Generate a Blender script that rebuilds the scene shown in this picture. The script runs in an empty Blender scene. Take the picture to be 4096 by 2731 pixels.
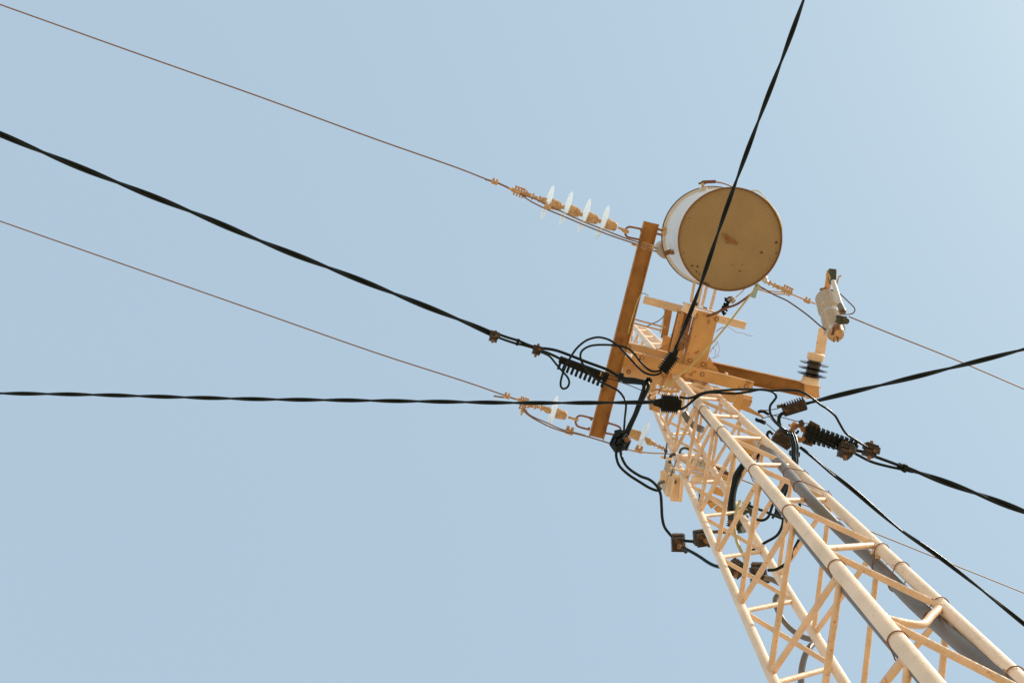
import bpy, bmesh, math, random
from mathutils import Vector, Matrix
random.seed(7)
V3 = Vector
sc = bpy.context.scene
COL = sc.collection

# ------------------------------------------------------------------ camera
F = 4096.0; CX = 2048.0; CY = 1365.5
VX, VY = 2183.0, 828.7            # where the zenith falls in the photograph
EYE = 1.6
Zc = V3((VX-CX, -(VY-CY), -F)).normalized()
Yc = (V3((0, 1, 0)) - Zc*Zc.y).normalized()
Xc = Yc.cross(Zc)
Mw = Matrix((Xc, Yc, Zc))         # camera space -> world
cam_d = bpy.data.cameras.new('camera')
cam_d.sensor_width = 36.0; cam_d.lens = 36.0
cam_d.clip_start = 0.05; cam_d.clip_end = 5000
cam = bpy.data.objects.new('camera', cam_d); COL.objects.link(cam)
cam.matrix_world = Matrix.Translation((0, 0, EYE)) @ Mw.to_4x4()
sc.camera = cam

# ------------------------------------------------------------------ light
SUN_EL = math.radians(40)
SUN_AZ = math.atan2(0.42, -1.0)   # world heading of the sun, from +X
sdir = V3((math.cos(SUN_EL)*math.cos(SUN_AZ), math.cos(SUN_EL)*math.sin(SUN_AZ), math.sin(SUN_EL)))
w = bpy.data.worlds.new('World'); sc.world = w; w.use_nodes = True
nt = w.node_tree; bg = nt.nodes['Background']
sky = nt.nodes.new('ShaderNodeTexSky'); sky.sky_type = 'NISHITA'; sky.sun_disc = False
sky.sun_elevation = SUN_EL
sky.sun_rotation = math.pi/2 - SUN_AZ
sky.air_density = 1.0; sky.dust_density = 1.0; sky.ozone_density = 1.0; sky.altitude = 0
# milky high haze: the clear sky slightly warmed, plus an even pale veil
tint = nt.nodes.new('ShaderNodeMix'); tint.data_type = 'RGBA'; tint.blend_type = 'MULTIPLY'
tint.inputs['Factor'].default_value = 1; tint.inputs['B'].default_value = (.70, .72, .48, 1)
veil = nt.nodes.new('ShaderNodeMix'); veil.data_type = 'RGBA'; veil.blend_type = 'ADD'
veil.inputs['Factor'].default_value = 1; veil.inputs['B'].default_value = (3.88, 4.92, 6.10, 1)
nt.links.new(sky.outputs[0], tint.inputs['A']); nt.links.new(tint.outputs['Result'], veil.inputs['A'])
nt.links.new(veil.outputs['Result'], bg.inputs[0]); bg.inputs[1].default_value = 0.10
sl = bpy.data.lights.new('sun', 'SUN'); sl.energy = 4.3; sl.angle = math.radians(0.53)
sl.color = (1.0, 0.93, 0.82)
so = bpy.data.objects.new('sun', sl); COL.objects.link(so)
so.rotation_euler = (-sdir).to_track_quat('-Z', 'Y').to_euler(); so.location = sdir*30
sc.view_settings.view_transform = 'Standard'; sc.view_settings.look = 'None'
sc.view_settings.exposure = 0.0; sc.view_settings.gamma = 1

# ------------------------------------------------------------------ picture coordinates -> real points at a height above the eye
REG = {'N': (0, 0, 1), 'D': (0, 0, 1.7415), '1': (2500, 600, .42535), '2': (2300, 1150, .38265), '3': (2900, 1000, .38265),
       '4': (2400, 1500, .38265), '5': (2950, 1450, .38265), '6': (2500, 1900, .38265), '7': (3196, 2131, .38265),
       '8': (2700, 2131, .38265), 'a': (1850, 650, .38265), 'b': (1850, 1250, .35072), 'c': (2580, 1760, .19133),
       'd': (2800, 2000, .26779), 'f': (2500, 1240, .17007), 'g': (2650, 1150, .15306), 'h': (2600, 900, .12755),
       'i': (2850, 1750, .12755)}
def R(k, x, y, z):
    ox, oy, s = REG[k]
    d = Mw @ V3((ox+s*x-CX, -(oy+s*y-CY), -F))
    d *= z/d.z
    return V3((d.x, d.y, z+EYE))
def PL(k, pts, z0, z1=None):
    """list of picture points -> curve of real points, height running z0..z1 along it"""
    if z1 is None: z1 = z0
    L = [0]
    for a, b in zip(pts, pts[1:]): L.append(L[-1]+math.hypot(b[0]-a[0], b[1]-a[1]))
    return [R(k, p[0], p[1], z0+(z1-z0)*l/max(L[-1], 1e-9)) if len(p) == 2 else R(k, *p) for p, l in zip(pts, L)]

# ------------------------------------------------------------------ mesh building
def frame(d, up=V3((0, 0, 1))):
    d = d.normalized()
    s = d.cross(up)
    if s.length < 1e-4: s = d.cross(V3((0, 1, 0)))
    s.normalize(); return d, s, s.cross(d).normalized()
def smooth(pts, n=6):
    if len(pts) < 3: return list(pts)
    P = [pts[0]*2-pts[1]] + list(pts) + [pts[-1]*2-pts[-2]]
    out = []
    for i in range(1, len(P)-2):
        a, b, c, d = P[i-1:i+3]
        for k in range(n):
            t = k/n
            out.append(0.5*((2*b)+(c-a)*t+(2*a-5*b+4*c-d)*t*t+(3*b-a-3*c+d)*t**3))
    out.append(P[-2]); return out
class MB:
    def __init__(s): s.v = []; s.f = []
    def ring(s, c, a, b, r, n):
        i = len(s.v)
        for k in range(n):
            t = 2*math.pi*k/n
            s.v.append(c+a*(r*math.cos(t))+b*(r*math.sin(t)))
        return i
    def tube(s, pts, r, n=10, caps=True):
        rr = r if isinstance(r, (list, tuple)) else [r]*len(pts)
        T = []
        for i in range(len(pts)):
            a = pts[max(i-1, 0)]; b = pts[min(i+1, len(pts)-1)]
            T.append((b-a).normalized())
        _, sd, up = frame(T[0])
        idx = []
        for i, p in enumerate(pts):
            sd = (sd - T[i]*sd.dot(T[i])).normalized(); up = sd.cross(T[i])
            idx.append(s.ring(p, sd, up, rr[i], n))
        for a, b in zip(idx, idx[1:]):
            for k in range(n):
                s.f.append((a+k, a+(k+1) % n, b+(k+1) % n, b+k))
        if caps:
            s.f.append(tuple(idx[0]+k for k in range(n))[::-1]); s.f.append(tuple(idx[-1]+k for k in range(n)))
        return s
    def lathe(s, p, d, prof, n=24, caps=True):
        d, a, b = frame(d)
        idx = [s.ring(p+d*t, a, b, max(r, 1e-4), n) for t, r in prof]
        for i, j in zip(idx, idx[1:]):
            for k in range(n): s.f.append((i+k, i+(k+1) % n, j+(k+1) % n, j+k))
        if caps:
            s.f.append(tuple(idx[0]+k for k in range(n))[::-1]); s.f.append(tuple(idx[-1]+k for k in range(n)))
        return s
    def box(s, p0, p1, w, h, up=V3((0, 0, 1)), z0=0.0, w1=None, off=0.0):
        """bar from p0 to p1, width w across, from z0 to z0+h along up"""
        d, sd, u = frame(p1-p0, up)
        if w1 is None: w1 = w
        i = len(s.v)
        for p, ww in ((p0, w), (p1, w1)):
            for a, b in ((-.5, 0), (.5, 0), (.5, 1), (-.5, 1)):
                s.v.append(p+sd*(a*ww+off)+u*(z0+b*h))
        for q in ((0, 1, 2, 3), (7, 6, 5, 4), (0, 4, 5, 1), (1, 5, 6, 2), (2, 6, 7, 3), (3, 7, 4, 0)):
            s.f.append(tuple(i+k for k in q))
        return s
    def prism(s, poly, ex):
        i = len(s.v); n = len(poly)
        s.v += [p.copy() for p in poly] + [p+ex for p in poly]
        s.f.append(tuple(i+k for k in range(n))); s.f.append(tuple(i+n+k for k in range(n))[::-1])
        for k in range(n): s.f.append((i+k, i+n+k, i+n+(k+1) % n, i+(k+1) % n))
        return s
    def blob(s, c, rx, d=V3((0, 0, 1)), sx=1, n=12):
        prof = [(-rx*sx*math.cos(math.pi*k/8), rx*math.sin(math.pi*k/8)) for k in range(9)]
        return s.lathe(c, d, prof, n, False)
    def build(s, name, mat, parent=None, bevel=0, jitter=0, label=None):
        me = bpy.data.meshes.new(name)
        if parent is None:
            o0 = sum(s.v, V3())/len(s.v)
        else: o0 = Vector(parent['_loc'])
        me.from_pydata([tuple(p-o0) for p in s.v], [], s.f)
        bm = bmesh.new(); bm.from_mesh(me)
        bmesh.ops.recalc_face_normals(bm, faces=bm.faces); bm.to_mesh(me); bm.free()
        for p in me.polygons: p.use_smooth = True
        me.set_sharp_from_angle(angle=math.radians(38))
        me.materials.append(mat)
        o = bpy.data.objects.new(name, me); COL.objects.link(o)
        if parent is None: o.location = o0; o['_loc'] = tuple(o0)
        else:
            o.parent = parent; o['_loc'] = tuple(o0)
        if bevel:
            m = o.modifiers.new('bevel', 'BEVEL'); m.width = bevel; m.segments = 2; m.limit_method = 'ANGLE'
        if label: o['label'] = label
        return o
def thing(name, label, cat, loc, group=None):
    o = bpy.data.objects.new(name, None); COL.objects.link(o)
    o.location = loc; o['_loc'] = tuple(loc); o.empty_display_size = .1
    o['label'] = label; o['category'] = cat
    if group: o['group'] = group
    return o
def tag(o, label, cat, group=None):
    o['label'] = label; o['category'] = cat
    if group: o['group'] = group
    return o

# ------------------------------------------------------------------ materials
def mat(name, col, rough=.5, metal=0, var=.12, vscale=9, dirt=None, dthr=.62, dscale=30, bump=.15, spec=.5, coat=0, dsoft=.06, bscale=120):
    m = bpy.data.materials.new(name); m.use_nodes = True
    t = m.node_tree; N = t.nodes; L = t.links; b = N['Principled BSDF']
    b.inputs['Roughness'].default_value = rough; b.inputs['Metallic'].default_value = metal
    b.inputs['Specular IOR Level'].default_value = spec
    b.inputs['Coat Weight'].default_value = coat
    tc = N.new('ShaderNodeTexCoord')
    n1 = N.new('ShaderNodeTexNoise'); n1.inputs['Scale'].default_value = vscale; n1.inputs['Detail'].default_value = 7
    n1.inputs['Roughness'].default_value = .65
    L.new(tc.outputs['Object'], n1.inputs['Vector'])
    r1 = N.new('ShaderNodeValToRGB')
    c0 = [max(0, c*(1-var)) for c in col]; c1 = [min(1, c*(1+var)) for c in col]
    c0[2] *= (1-var*.5)
    r1.color_ramp.elements[0].position = .32; r1.color_ramp.elements[0].color = (*c0, 1)
    r1.color_ramp.elements[1].position = .68; r1.color_ramp.elements[1].color = (*c1, 1)
    L.new(n1.outputs['Fac'], r1.inputs[0]); out = r1.outputs[0]
    if dirt:
        n2 = N.new('ShaderNodeTexNoise'); n2.inputs['Scale'].default_value = dscale; n2.inputs['Detail'].default_value = 5
        L.new(tc.outputs['Object'], n2.inputs['Vector'])
        r2 = N.new('ShaderNodeValToRGB'); r2.color_ramp.elements[0].position = dthr; r2.color_ramp.elements[1].position = dthr+dsoft
        L.new(n2.outputs['Fac'], r2.inputs[0])
        mx = N.new('ShaderNodeMix'); mx.data_type = 'RGBA'
        L.new(r2.outputs[0], mx.inputs['Factor']); L.new(out, mx.inputs['A']); mx.inputs['B'].default_value = (*dirt, 1)
        out = mx.outputs['Result']
    L.new(out, b.inputs['Base Color'])
    if bump:
        n3 = N.new('ShaderNodeTexNoise'); n3.inputs['Scale'].default_value = bscale; n3.inputs['Detail'].default_value = 4
        L.new(tc.outputs['Object'], n3.inputs['Vector'])
        bp = N.new('ShaderNodeBump'); bp.inputs['Strength'].default_value = bump; bp.inputs['Distance'].default_value = .004
        L.new(n3.outputs['Fac'], bp.inputs['Height']); L.new(bp.outputs[0], b.inputs['Normal'])
    return m
CREAM = mat('cream_paint', (.87, .68, .52), .48, var=.12, vscale=6, dirt=(.58, .36, .20), dthr=.64, dscale=34, bump=.6, bscale=110, dsoft=.10)
ROD = mat('cream_rod_paint', (.76, .53, .35), .5, var=.16, vscale=14, dirt=(.48, .24, .09), dthr=.64, dscale=46, bump=.9, bscale=90, dsoft=.09)
BEAM = mat('ochre_cream_paint', (.62, .36, .155), .55, var=.16, vscale=6, dirt=(.36, .17, .055), dthr=.63, dscale=17, bump=.25)
BEAM2 = mat('pale_ochre_paint', (.68, .46, .27), .55, var=.10, vscale=7, dirt=(.33, .15, .05), dthr=.70, dscale=20, bump=.25)
ARM = mat('brown_rusty_paint', (.42, .21, .065), .6, var=.28, vscale=5, dirt=(.22, .085, .022), dthr=.54, dscale=6, bump=.3, dsoft=.15)
TANKW = mat('white_tank_paint', (.74, .73, .72), .35, var=.05, vscale=3, dirt=(.55, .45, .33), dthr=.70, dscale=14, bump=.08)
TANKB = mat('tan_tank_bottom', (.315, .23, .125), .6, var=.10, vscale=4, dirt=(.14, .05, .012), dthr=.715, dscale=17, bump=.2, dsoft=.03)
RUST = mat('rust', (.26, .12, .05), .75, var=.3, vscale=40, bump=.5)
DRUST = mat('dark_rust', (.10, .055, .035), .7, var=.35, vscale=50, bump=.5)
FIT = mat('dusty_metal_fitting', (.56, .36, .20), .6, var=.3, vscale=45, bump=.5)
WIRE = mat('dusty_wire', (.22, .13, .07), .55, var=.2, vscale=30, bump=0)
BLACK = mat('black_cable_rubber', (.002, .008, .0095), .28, var=.25, vscale=20, bump=.05, spec=.22)
BPLAS = mat('black_plastic', (.003, .007, .007), .42, var=.3, vscale=30, bump=.2, spec=.22)
DUSTB = mat('dusty_black_plastic', (.045, .032, .022), .6, var=.5, vscale=35, dirt=(.20, .11, .05), dthr=.57, dscale=30, bump=.5, dsoft=.15)
GREY = mat('grey_conduit', (.155, .145, .145), .42, var=.15, vscale=8, bump=.1)
GCAB = mat('grey_cable', (.16, .14, .125), .45, var=.15, vscale=20, bump=.1)
PORC = mat('grey_porcelain', (.46, .42, .38), .22, var=.06, vscale=10, bump=.03, coat=.4)
DPORC = mat('dark_glazed_porcelain', (.018, .014, .018), .18, var=.2, vscale=10, bump=0, coat=.5)
WHITE = mat('white_plastic', (.56, .55, .52), .4, var=.06, bump=.05)
CYAN = mat('pale_green_plastic', (.30, .48, .48), .4, var=.1, bump=.05)
YWIRE = mat('yellow_green_wire', (.50, .43, .20), .45, var=.2, vscale=12, bump=0)
TWIG = mat('dry_twig', (.40, .23, .15), .8, var=.35, vscale=60, bump=.2)
TAPE = mat('dark_green_tape', (.05, .06, .045), .55, var=.4, vscale=60, bump=.5)
BRNW = mat('brown_cable', (.16, .06, .035), .45, var=.2, bump=.1)
def glass_mat():
    m = bpy.data.materials.new('toughened_glass'); m.use_nodes = True
    t = m.node_tree; b = t.nodes['Principled BSDF']; out = t.nodes['Material Output']
    b.inputs['Base Color'].default_value = (.88, .92, .93, 1); b.inputs['Roughness'].default_value = .12
    b.inputs['Specular IOR Level'].default_value = .8
    tl = t.nodes.new('ShaderNodeBsdfTranslucent'); tl.inputs[0].default_value = (.85, .9, .92, 1)
    tp = t.nodes.new('ShaderNodeBsdfTransparent'); tp.inputs[0].default_value = (.97, .99, .99, 1)
    m1 = t.nodes.new('ShaderNodeMixShader'); m1.inputs[0].default_value = .5
    m2 = t.nodes.new('ShaderNodeMixShader')
    lw = t.nodes.new('ShaderNodeLayerWeight'); lw.inputs[0].default_value = .25
    mr = t.nodes.new('ShaderNodeMapRange'); mr.inputs[3].default_value = .15; mr.inputs[4].default_value = .8
    t.links.new(lw.outputs['Facing'], mr.inputs[0]); t.links.new(mr.outputs[0], m2.inputs[0])
    t.links.new(tl.outputs[0], m1.inputs[2]); t.links.new(b.outputs[0], m1.inputs[1])
    t.links.new(tp.outputs[0], m2.inputs[1]); t.links.new(m1.outputs[0], m2.inputs[2])
    t.links.new(m2.outputs[0], out.inputs['Surface'])
    return m
GLASS = glass_mat()
def soil():
    return mat('dry_soil', (.53, .365, .215), .95, var=.15, vscale=1.5, bump=.5, bscale=8)

# ------------------------------------------------------------------ ground
g = MB(); S = 1500
g.v = [V3((-S, -S, 0)), V3((S, -S, 0)), V3((S, S, 0)), V3((-S, S, 0))]; g.f = [(0, 1, 2, 3)]
go = g.build('ground', soil()); go['kind'] = 'structure'; go['label'] = 'dry sandy ground under the mast'

# ------------------------------------------------------------------ lattice mast
CEN = (-1.0305, -1.4680); KX = (.0004, -.0008); W_, H_, TP, TH = .3023, -.4951, -.0652, .2856
def leg(L, z):
    u = V3((math.cos(TH), math.sin(TH), 0)); v = V3((-u.y, u.x, 0))
    gg = 1+TP*(z-4)
    a = {'A': (-1, -1), 'B': (1, -1), 'C': (-1, 1), 'D': (1, 1)}[L]
    a = (-a[0], a[1])
    return V3((CEN[0]+KX[0]*(z-4), CEN[1]+KX[1]*(z-4), z+EYE)) + u*(a[0]*W_/2*gg) + v*(a[1]*H_/2*gg)
DZ = .633
LR = {'A': .0255, 'B': .0225, 'C': .0195, 'D': .0215}
mast = thing('lattice_mast', 'cream painted four legged steel lattice mast carrying the transformer and wires', 'lattice mast', (CEN[0], CEN[1], 0))
ZT = 11.6
for L in 'ABCD':
    zz = [-EYE+.01+i*.6 for i in range(int((ZT+EYE)/.6)+1)]+[ZT]
    MB().tube([leg(L, z) for z in zz], LR[L], 20).build('leg', CREAM, mast)
cen = lambda z: V3((CEN[0], CEN[1], z+EYE))
def joint(L, z, other):
    p = leg(L, z); q = leg(other, z); d = (q-p).normalized()
    return p+d*(LR[L]*.75)
def zig(L1, L2, z1, lo, hi, r, sag=()):
    """zig-zag bracing on the face L1-L2; nodes of L1 at z1+n*DZ, nodes of L2 half a bay off"""
    n0 = math.floor((lo-z1)/DZ); n1 = math.ceil((hi-z1)/DZ)
    nodes = []
    for n in range(n0, n1+1):
        nodes.append((L1, L2, z1+n*DZ)); nodes.append((L2, L1, z1+(n+.5)*DZ))
    out = []
    for i in range(len(nodes)-1):
        a, b = nodes[i], nodes[i+1]
        if a[2] < lo or b[2] > hi: continue
        p = joint(a[0], a[2]+.012, a[1]); q = joint(b[0], b[2]-.012, b[1])
        pts = [p, p.lerp(q, .035)+V3((0, 0, .004)), p.lerp(q, .5), p.lerp(q, .965)-V3((0, 0, .004)), q]
        if any(abs((a[2]+b[2])/2-s) < .1 for s in sag):
            pts = [p, p.lerp(q, .22)-(q-p)*0+V3((0, 0, -.050)), p.lerp(q, .48)+V3((0, 0, -.085)), p.lerp(q, .75)+V3((0, 0, -.040)), q]
            out.append((smooth(pts), r))
        else: out.append((smooth(pts, 3), r))
    return out
FACES = [('A', 'C', 6.379, .0115), ('A', 'B', 5.361, .0120), ('C', 'D', 4.723, .0105), ('D', 'B', 4.07, .0105)]
SPOT = V3((0, 0, 0))
for L1, L2, z1, r in FACES:
    for pts, rr in zig(L1, L2, z1, 2.2, 8.2, r, sag=(2.987,) if (L1, L2) == ('A', 'B') else ()):
        m = MB().tube(pts, rr, 12)
        for e in (pts[0], pts[-1]): m.blob(e, rr*1.5, (pts[1]-pts[0]) if e is pts[0] else (pts[-1]-pts[-2]), .8, 10)
        m.build('brace', ROD, mast)
    for lo, hi in ((-EYE+.1, 2.25), (8.15, ZT)):
        m = MB()
        for pts, rr in zig(L1, L2, z1, lo, hi, r): m.tube(pts, rr, 8)
        m.build('lacing_bar', ROD, mast)
m = MB()
for a, b in (('A', 'B'), ('B', 'D'), ('D', 'C'), ('C', 'A')):
    m.tube([joint(a, ZT-.05, b), joint(b, ZT-.05, a)], .014, 10)
m.build('top_ring', CREAM, mast)
m = MB()
for L in 'ABCD': m.box(leg(L, -EYE+.0)+V3((-.06, 0, 0)), leg(L, -EYE)+V3((.06, 0, 0)), .12, .012, z0=.001)
m.build('base_plate', CREAM, mast)

# ------------------------------------------------------------------ head frame beams
def channel(p0, p1, w, h, t=.007):
    """U section open downwards: web at the top, two flanges hanging"""
    m = MB(); m.box(p0, p1, w-2*t-.0004, t, z0=h-t)
    m.box(p0, p1, t, h, off=w/2-t/2); m.box(p0, p1, t, h, off=-(w/2-t/2)); return m
hf = thing('head_frame', 'stacked ochre steel beams clamped across the mast near its top', 'steel frame', leg('A', 7.6))
def beam(k, a, b, z, w, h, matl=BEAM, name='beam', par=None):
    return MB().box(R(k, *a, z), R(k, *b, z), w, h).build(name, matl, par or hf, bevel=.003)
beam('2', (603, 735), (1858, 1048), 7.50, .088, .065)
beam('2', (522, 622), (1678, 905), 7.80, .080, .07, BEAM2)
beam('2', (398, 748), (1200, 950), 7.62, .085, .05)
beam('2', (497, 868), (1845, 1195), 7.66, .082, .06, BEAM2)
MB().prism([R('f', 770, 915, 7.78), R('f', 1150, 690, 7.78), R('f', 1080, 1000, 7.78)], V3((0, 0, .008))).build('gusset', BEAM, hf)
MB().prism([R('f', 1975, 1085, 7.58), R('f', 2230, 1475, 7.58), R('f', 1885, 1400, 7.58)], V3((0, 0, .008))).build('gusset', BEAM, hf)
MB().prism([R('f', 1375, 905, 7.58), R('f', 1195, 1015, 7.58), R('f', 1185, 1225, 7.58), R('f', 1370, 1255, 7.58)], V3((0, 0, .008))).build('gusset', BEAM, hf)
MB().prism([R('f', 900, 590, 7.95), R('f', 1080, 640, 7.95), R('f', 1040, 780, 7.95), R('f', 860, 880, 7.95)], V3((0, 0, .01))).build('tab', BEAM, hf)
# small nuts on the front beam
for k, x, y, z in (('2', 1580, 900, 7.49), ('2', 1480, 1045, 7.49), ('2', 860, 640, 7.78)):
    MB().lathe(R(k, x, y, z), V3((0, 0, -1)), [(-.01, .012), (.012, .012), (.02, .008)], 6).build('bolt', CREAM, hf)
for k, x, y, z in (('2', 700, 735, 7.50), ('2', 1330, 905, 7.50), ('2', 1790, 1030, 7.50), ('2', 560, 620, 7.80), ('2', 450, 765, 7.62), ('2', 560, 880, 7.66), ('2', 1480, 330, 7.56), ('2', 1260, 300, 7.56), ('2', 1200, 760, 7.56), ('2', 1340, 800, 7.56)):
    m = MB().lathe(R(k, x, y, z), V3((0, 0, -1)), [(0, .017), (.003, .017)], 16)
    m.build('washer', RUST, hf)
    MB().lathe(R(k, x, y, z-.0032), V3((0, 0, -1)), [(0, .011), (.009, .011)], 6).build('bolt', FIT, hf)
# lower bracket arms of the frame, right of the mast (hook plates)
MB().prism([R('5', 0, 345, 6.9), R('5', 60, 345, 6.9), R('5', 60, 430, 6.9), R('5', 270, 560, 6.9), R('5', 272, 580, 6.9), R('5', 40, 490, 6.9), R('5', -60, 470, 6.9)], V3((0, 0, .012))).build('hook_plate', BEAM, hf)
MB().prism([R('5', 62, 368, 7.0), R('5', 155, 400, 7.0), R('5', 130, 465, 7.0), R('5', 55, 430, 7.0)], V3((0, 0, .05))).build('hook_plate', BEAM, hf)
MB().box(R('4', 1490, 215, 6.95), R('4', 1190, 165, 6.95), .03, .04).build('hook_arm', BEAM, hf)
MB().box(R('4', 1470, 205, 6.87), R('4', 1420, 380, 6.87), .055, .02).build('hook_arm', BEAM, hf)
# left hanging bracket with hook
MB().tube(smooth(PL('4', [(530, 170), (600, 150), (690, 170), (830, 165)], 6.95)), .010, 10).build('hook_rod', BEAM, hf)
MB().box(R('4', 545, 60, 7.3), R('4', 560, 330, 6.9), .045, .03).build('bracket', BEAM, hf)
MB().tube(smooth(PL('4', [(530, 200), (510, 240), (560, 270), (600, 280)], 6.8)), .006, 8).build('hook', DRUST, hf)
MB().prism([R('4', 490, 220, 7.1), R('4', 640, 270, 7.1), R('4', 625, 400, 7.1), R('4', 545, 350, 7.1), R('4', 510, 320, 7.1)], V3((0, 0, .012))).build('bracket', BEAM, hf)

# long arm on the left
a0, a1 = R('N', 2607, 891, 7.45), R('N', 2386, 1754, 7.45)
arm = channel(a0, a1, .112, .055).build('crossarm', ARM); tag(arm, 'long brown rusty channel crossarm holding the glass insulators, left of the transformer', 'crossarm')
# arm to the cutout
b0, b1 = R('2', 1180, 800, 7.62), R('3', 965, 1490, 7.62)
arm2 = channel(b0, b1, .108, .06).build('crossarm', ARM); tag(arm2, 'shorter brown channel crossarm reaching right to the fuse cutout', 'crossarm')

# ------------------------------------------------------------------ transformer bracket (cantilever)
tb = thing('transformer_bracket', 'ochre box section bracket reaching from the mast head to the transformer', 'bracket', R('f', 1640, 1330, 7.5))
p0, p1 = R('f', 1955, 75, 7.56), R('f', 1630, 1335, 7.56)
def webchan(p0, p1, w, h, t=.007):
    m = MB(); m.box(p0, p1, w, t); m.box(p0, p1, t, h-t-.0005, z0=t+.0005, off=w/2-t/2); m.box(p0, p1, t, h-t-.0005, z0=t+.0005, off=-(w/2-t/2)); return m
webchan(p0, p1, .163, .12).build('wide_channel', BEAM, tb, bevel=.002)
MB().box(R('f', 1340, 80, 7.62), R('f', 1105, 1010, 7.62), .012, .10, off=.012).box(R('f', 1310, 80, 7.62), R('f', 1085, 1010, 7.62), .028, .01).build('narrow_channel', BEAM, tb)
MB().box(R('f', 1420, 60, 7.73), R('f', 1180, 1010, 7.73), .12, .008).build('back_plate', ARM, tb)
MB().box(R('g', 575, 520, 7.55), R('g', 880, 690, 7.55), .062, .10).build('end_plate', CREAM, tb, bevel=.002)
MB().box(R('g', 560, 415, 7.64), R('g', 1480, 690, 7.64), .012, .09).build('end_plate', CREAM, tb)
MB().box(R('2', 720, 128, 7.80), R('2', 1786, 402, 7.80), .058, .05).build('crossbar', CREAM, tb, bevel=.003)
MB().box(R('2', 990, 200, 7.98), R('2', 930, 530, 7.98), .052, .008).build('strap', ARM, tb)
MB().tube([R('2', 610, 328, 7.7), R('2', 950, 418, 7.7)], .006, 8).build('tie_rod', BEAM, tb)
MB().box(R('2', 610, 372, 8.1), R('2', 915, 452, 8.1), .012, .02).build('tie_rod', BEAM, tb)
for (xa, ya, xb, yb, z) in ((745, 400, 870, -300, 7.85), (915, 510, 1060, -200, 7.75), (1035, 490, 1180, -100, 7.85), (1245, 605, 1420, -60, 7.82)):
    MB().box(R('g', xa, ya, z), R('g', xb, yb, z), .020, .02).build('hanger_bar', CREAM, tb)
for x, y in ((850, 420), (1095, 548)):
    MB().lathe(R('g', x-40, y-10, 7.70), R('g', x+60, y+20, 7.70)-R('g', x-40, y-10, 7.70), [(0, .013), (.03, .013)], 6).build('nut', DRUST, tb)

# bird nest stuffed between the bracket plates
m = MB()
for i in range(150):
    cx, cy = random.gauss(1395, 55), random.gauss(690, 120)
    an = random.uniform(0, math.pi); ln = random.uniform(60, 190)
    z = random.uniform(7.52, 7.66)
    x1, y1 = cx-math.cos(an)*ln/2, cy-math.sin(an)*ln/2; x2, y2 = cx+math.cos(an)*ln/2, cy+math.sin(an)*ln/2
    m.tube(smooth([R('f', x1, y1, z), R('f', (x1+x2)/2+random.uniform(-18, 18), (y1+y2)/2+random.uniform(-18, 18), z+random.uniform(-.02, .02)), R('f', x2, y2, z)], 3), .0019, 5)
for pts in ([(2130, 500), (2200, 450), (2330, 380)], [(2140, 520), (2260, 430), (2400, 410)], [(2010, 960), (2100, 860), (2180, 760), (2120, 700)], [(2040, 900), (2130, 930), (2110, 1050)],
            [(2180, 760), (2220, 900), (2190, 1020), (2080, 1120)], [(2000, 1010), (2090, 830)], [(1050, 610), (1150, 520), (1240, 460)], [(2030, 1140), (2130, 1110), (2230, 1070)], [(2060, 700), (2150, 800), (2060, 900)]):
    m.tube(smooth(PL('f', pts, 7.72), 4), .0016, 5)
m.tube(smooth(PL('g', [(1700, 1010), (1790, 1080), (1960, 1180), (2070, 1180), (2200, 1235), (2352, 1265)], 7.7), 4), .0017, 5)
tag(m.build('bird_nest', TWIG), 'messy bird nest of dry twigs stuffed into the bracket below the transformer', 'bird nest')

# ------------------------------------------------------------------ transformer
TZ = 7.3; TR = .3636
tc0 = R('N', 2920.3, 958.1, TZ)
tr = thing('transformer', 'round white pole transformer with brown spotted underside, hanging beside the mast', 'transformer', tc0)
up = V3((0, 0, 1))
MB().lathe(tc0, up, [(.012, TR), (.10, TR), (.42, TR), (.81, TR), (.83, TR)], 96, False).build('tank', TANKW, tr)
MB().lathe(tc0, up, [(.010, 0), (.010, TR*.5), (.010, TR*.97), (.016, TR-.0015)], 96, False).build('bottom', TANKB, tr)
MB().lathe(tc0, up, [(.012, TR-.003), (0, TR-.003), (-.001, TR), (0, TR+.003), (.014, TR+.003), (.014, TR+.0005)], 96, False).build('bottom_rim', RUST, tr)
MB().lathe(tc0, up, [(.83, TR+.0005), (.832, TR+.02), (.842, TR+.022), (.86, TR+.02), (.90, TR*.6), (.91, 0)], 96, False).build('lid', TANKW, tr)
MB().lathe(tc0, up, [(.828, TR+.0205), (.830, TR+.026), (.850, TR+.026), (.854, TR+.0205)], 96, False).build('lid_band', DRUST, tr)
MB().box(R('1', 925, 792, TZ-.004), R('1', 1056, 882, TZ-.004), .016, .008, z0=-.002).build('drain_bar', RUST, tr)
MB().lathe(R('1', 975, 850, TZ+.0), up, [(0, .02), (.008, .022)], 20).build('drain_plug', RUST, tr)
def spot(x, y, r):
    c = R('1', x, y, TZ+.008)
    return [c+V3((math.cos(t)*r*random.uniform(.6, 1.2), math.sin(t)*r*random.uniform(.5, 1.1), 0)) for t in [k*math.pi/4 for k in range(8)]]
m = MB()
for x, y, r in ((605, 640, .003), (553, 962, .003), (632, 1087, .006), (681, 1095, .006), (673, 1142, .005), (700, 1168, .004), (1083, 1138, .005), (1102, 1080, .003), (1012, 1080, .0025),
                (1285, 965, .007), (1425, 870, .007), (1422, 968, .004), (760, 1255, .008), (785, 1268, .006), (745, 1248, .005), (1360, 1020, .002), (880, 560, .002)):
    m.prism(spot(x, y, r*1.5), V3((0, 0, -.0012)))
m.build('rust_spots', DRUST, tr)
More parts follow.
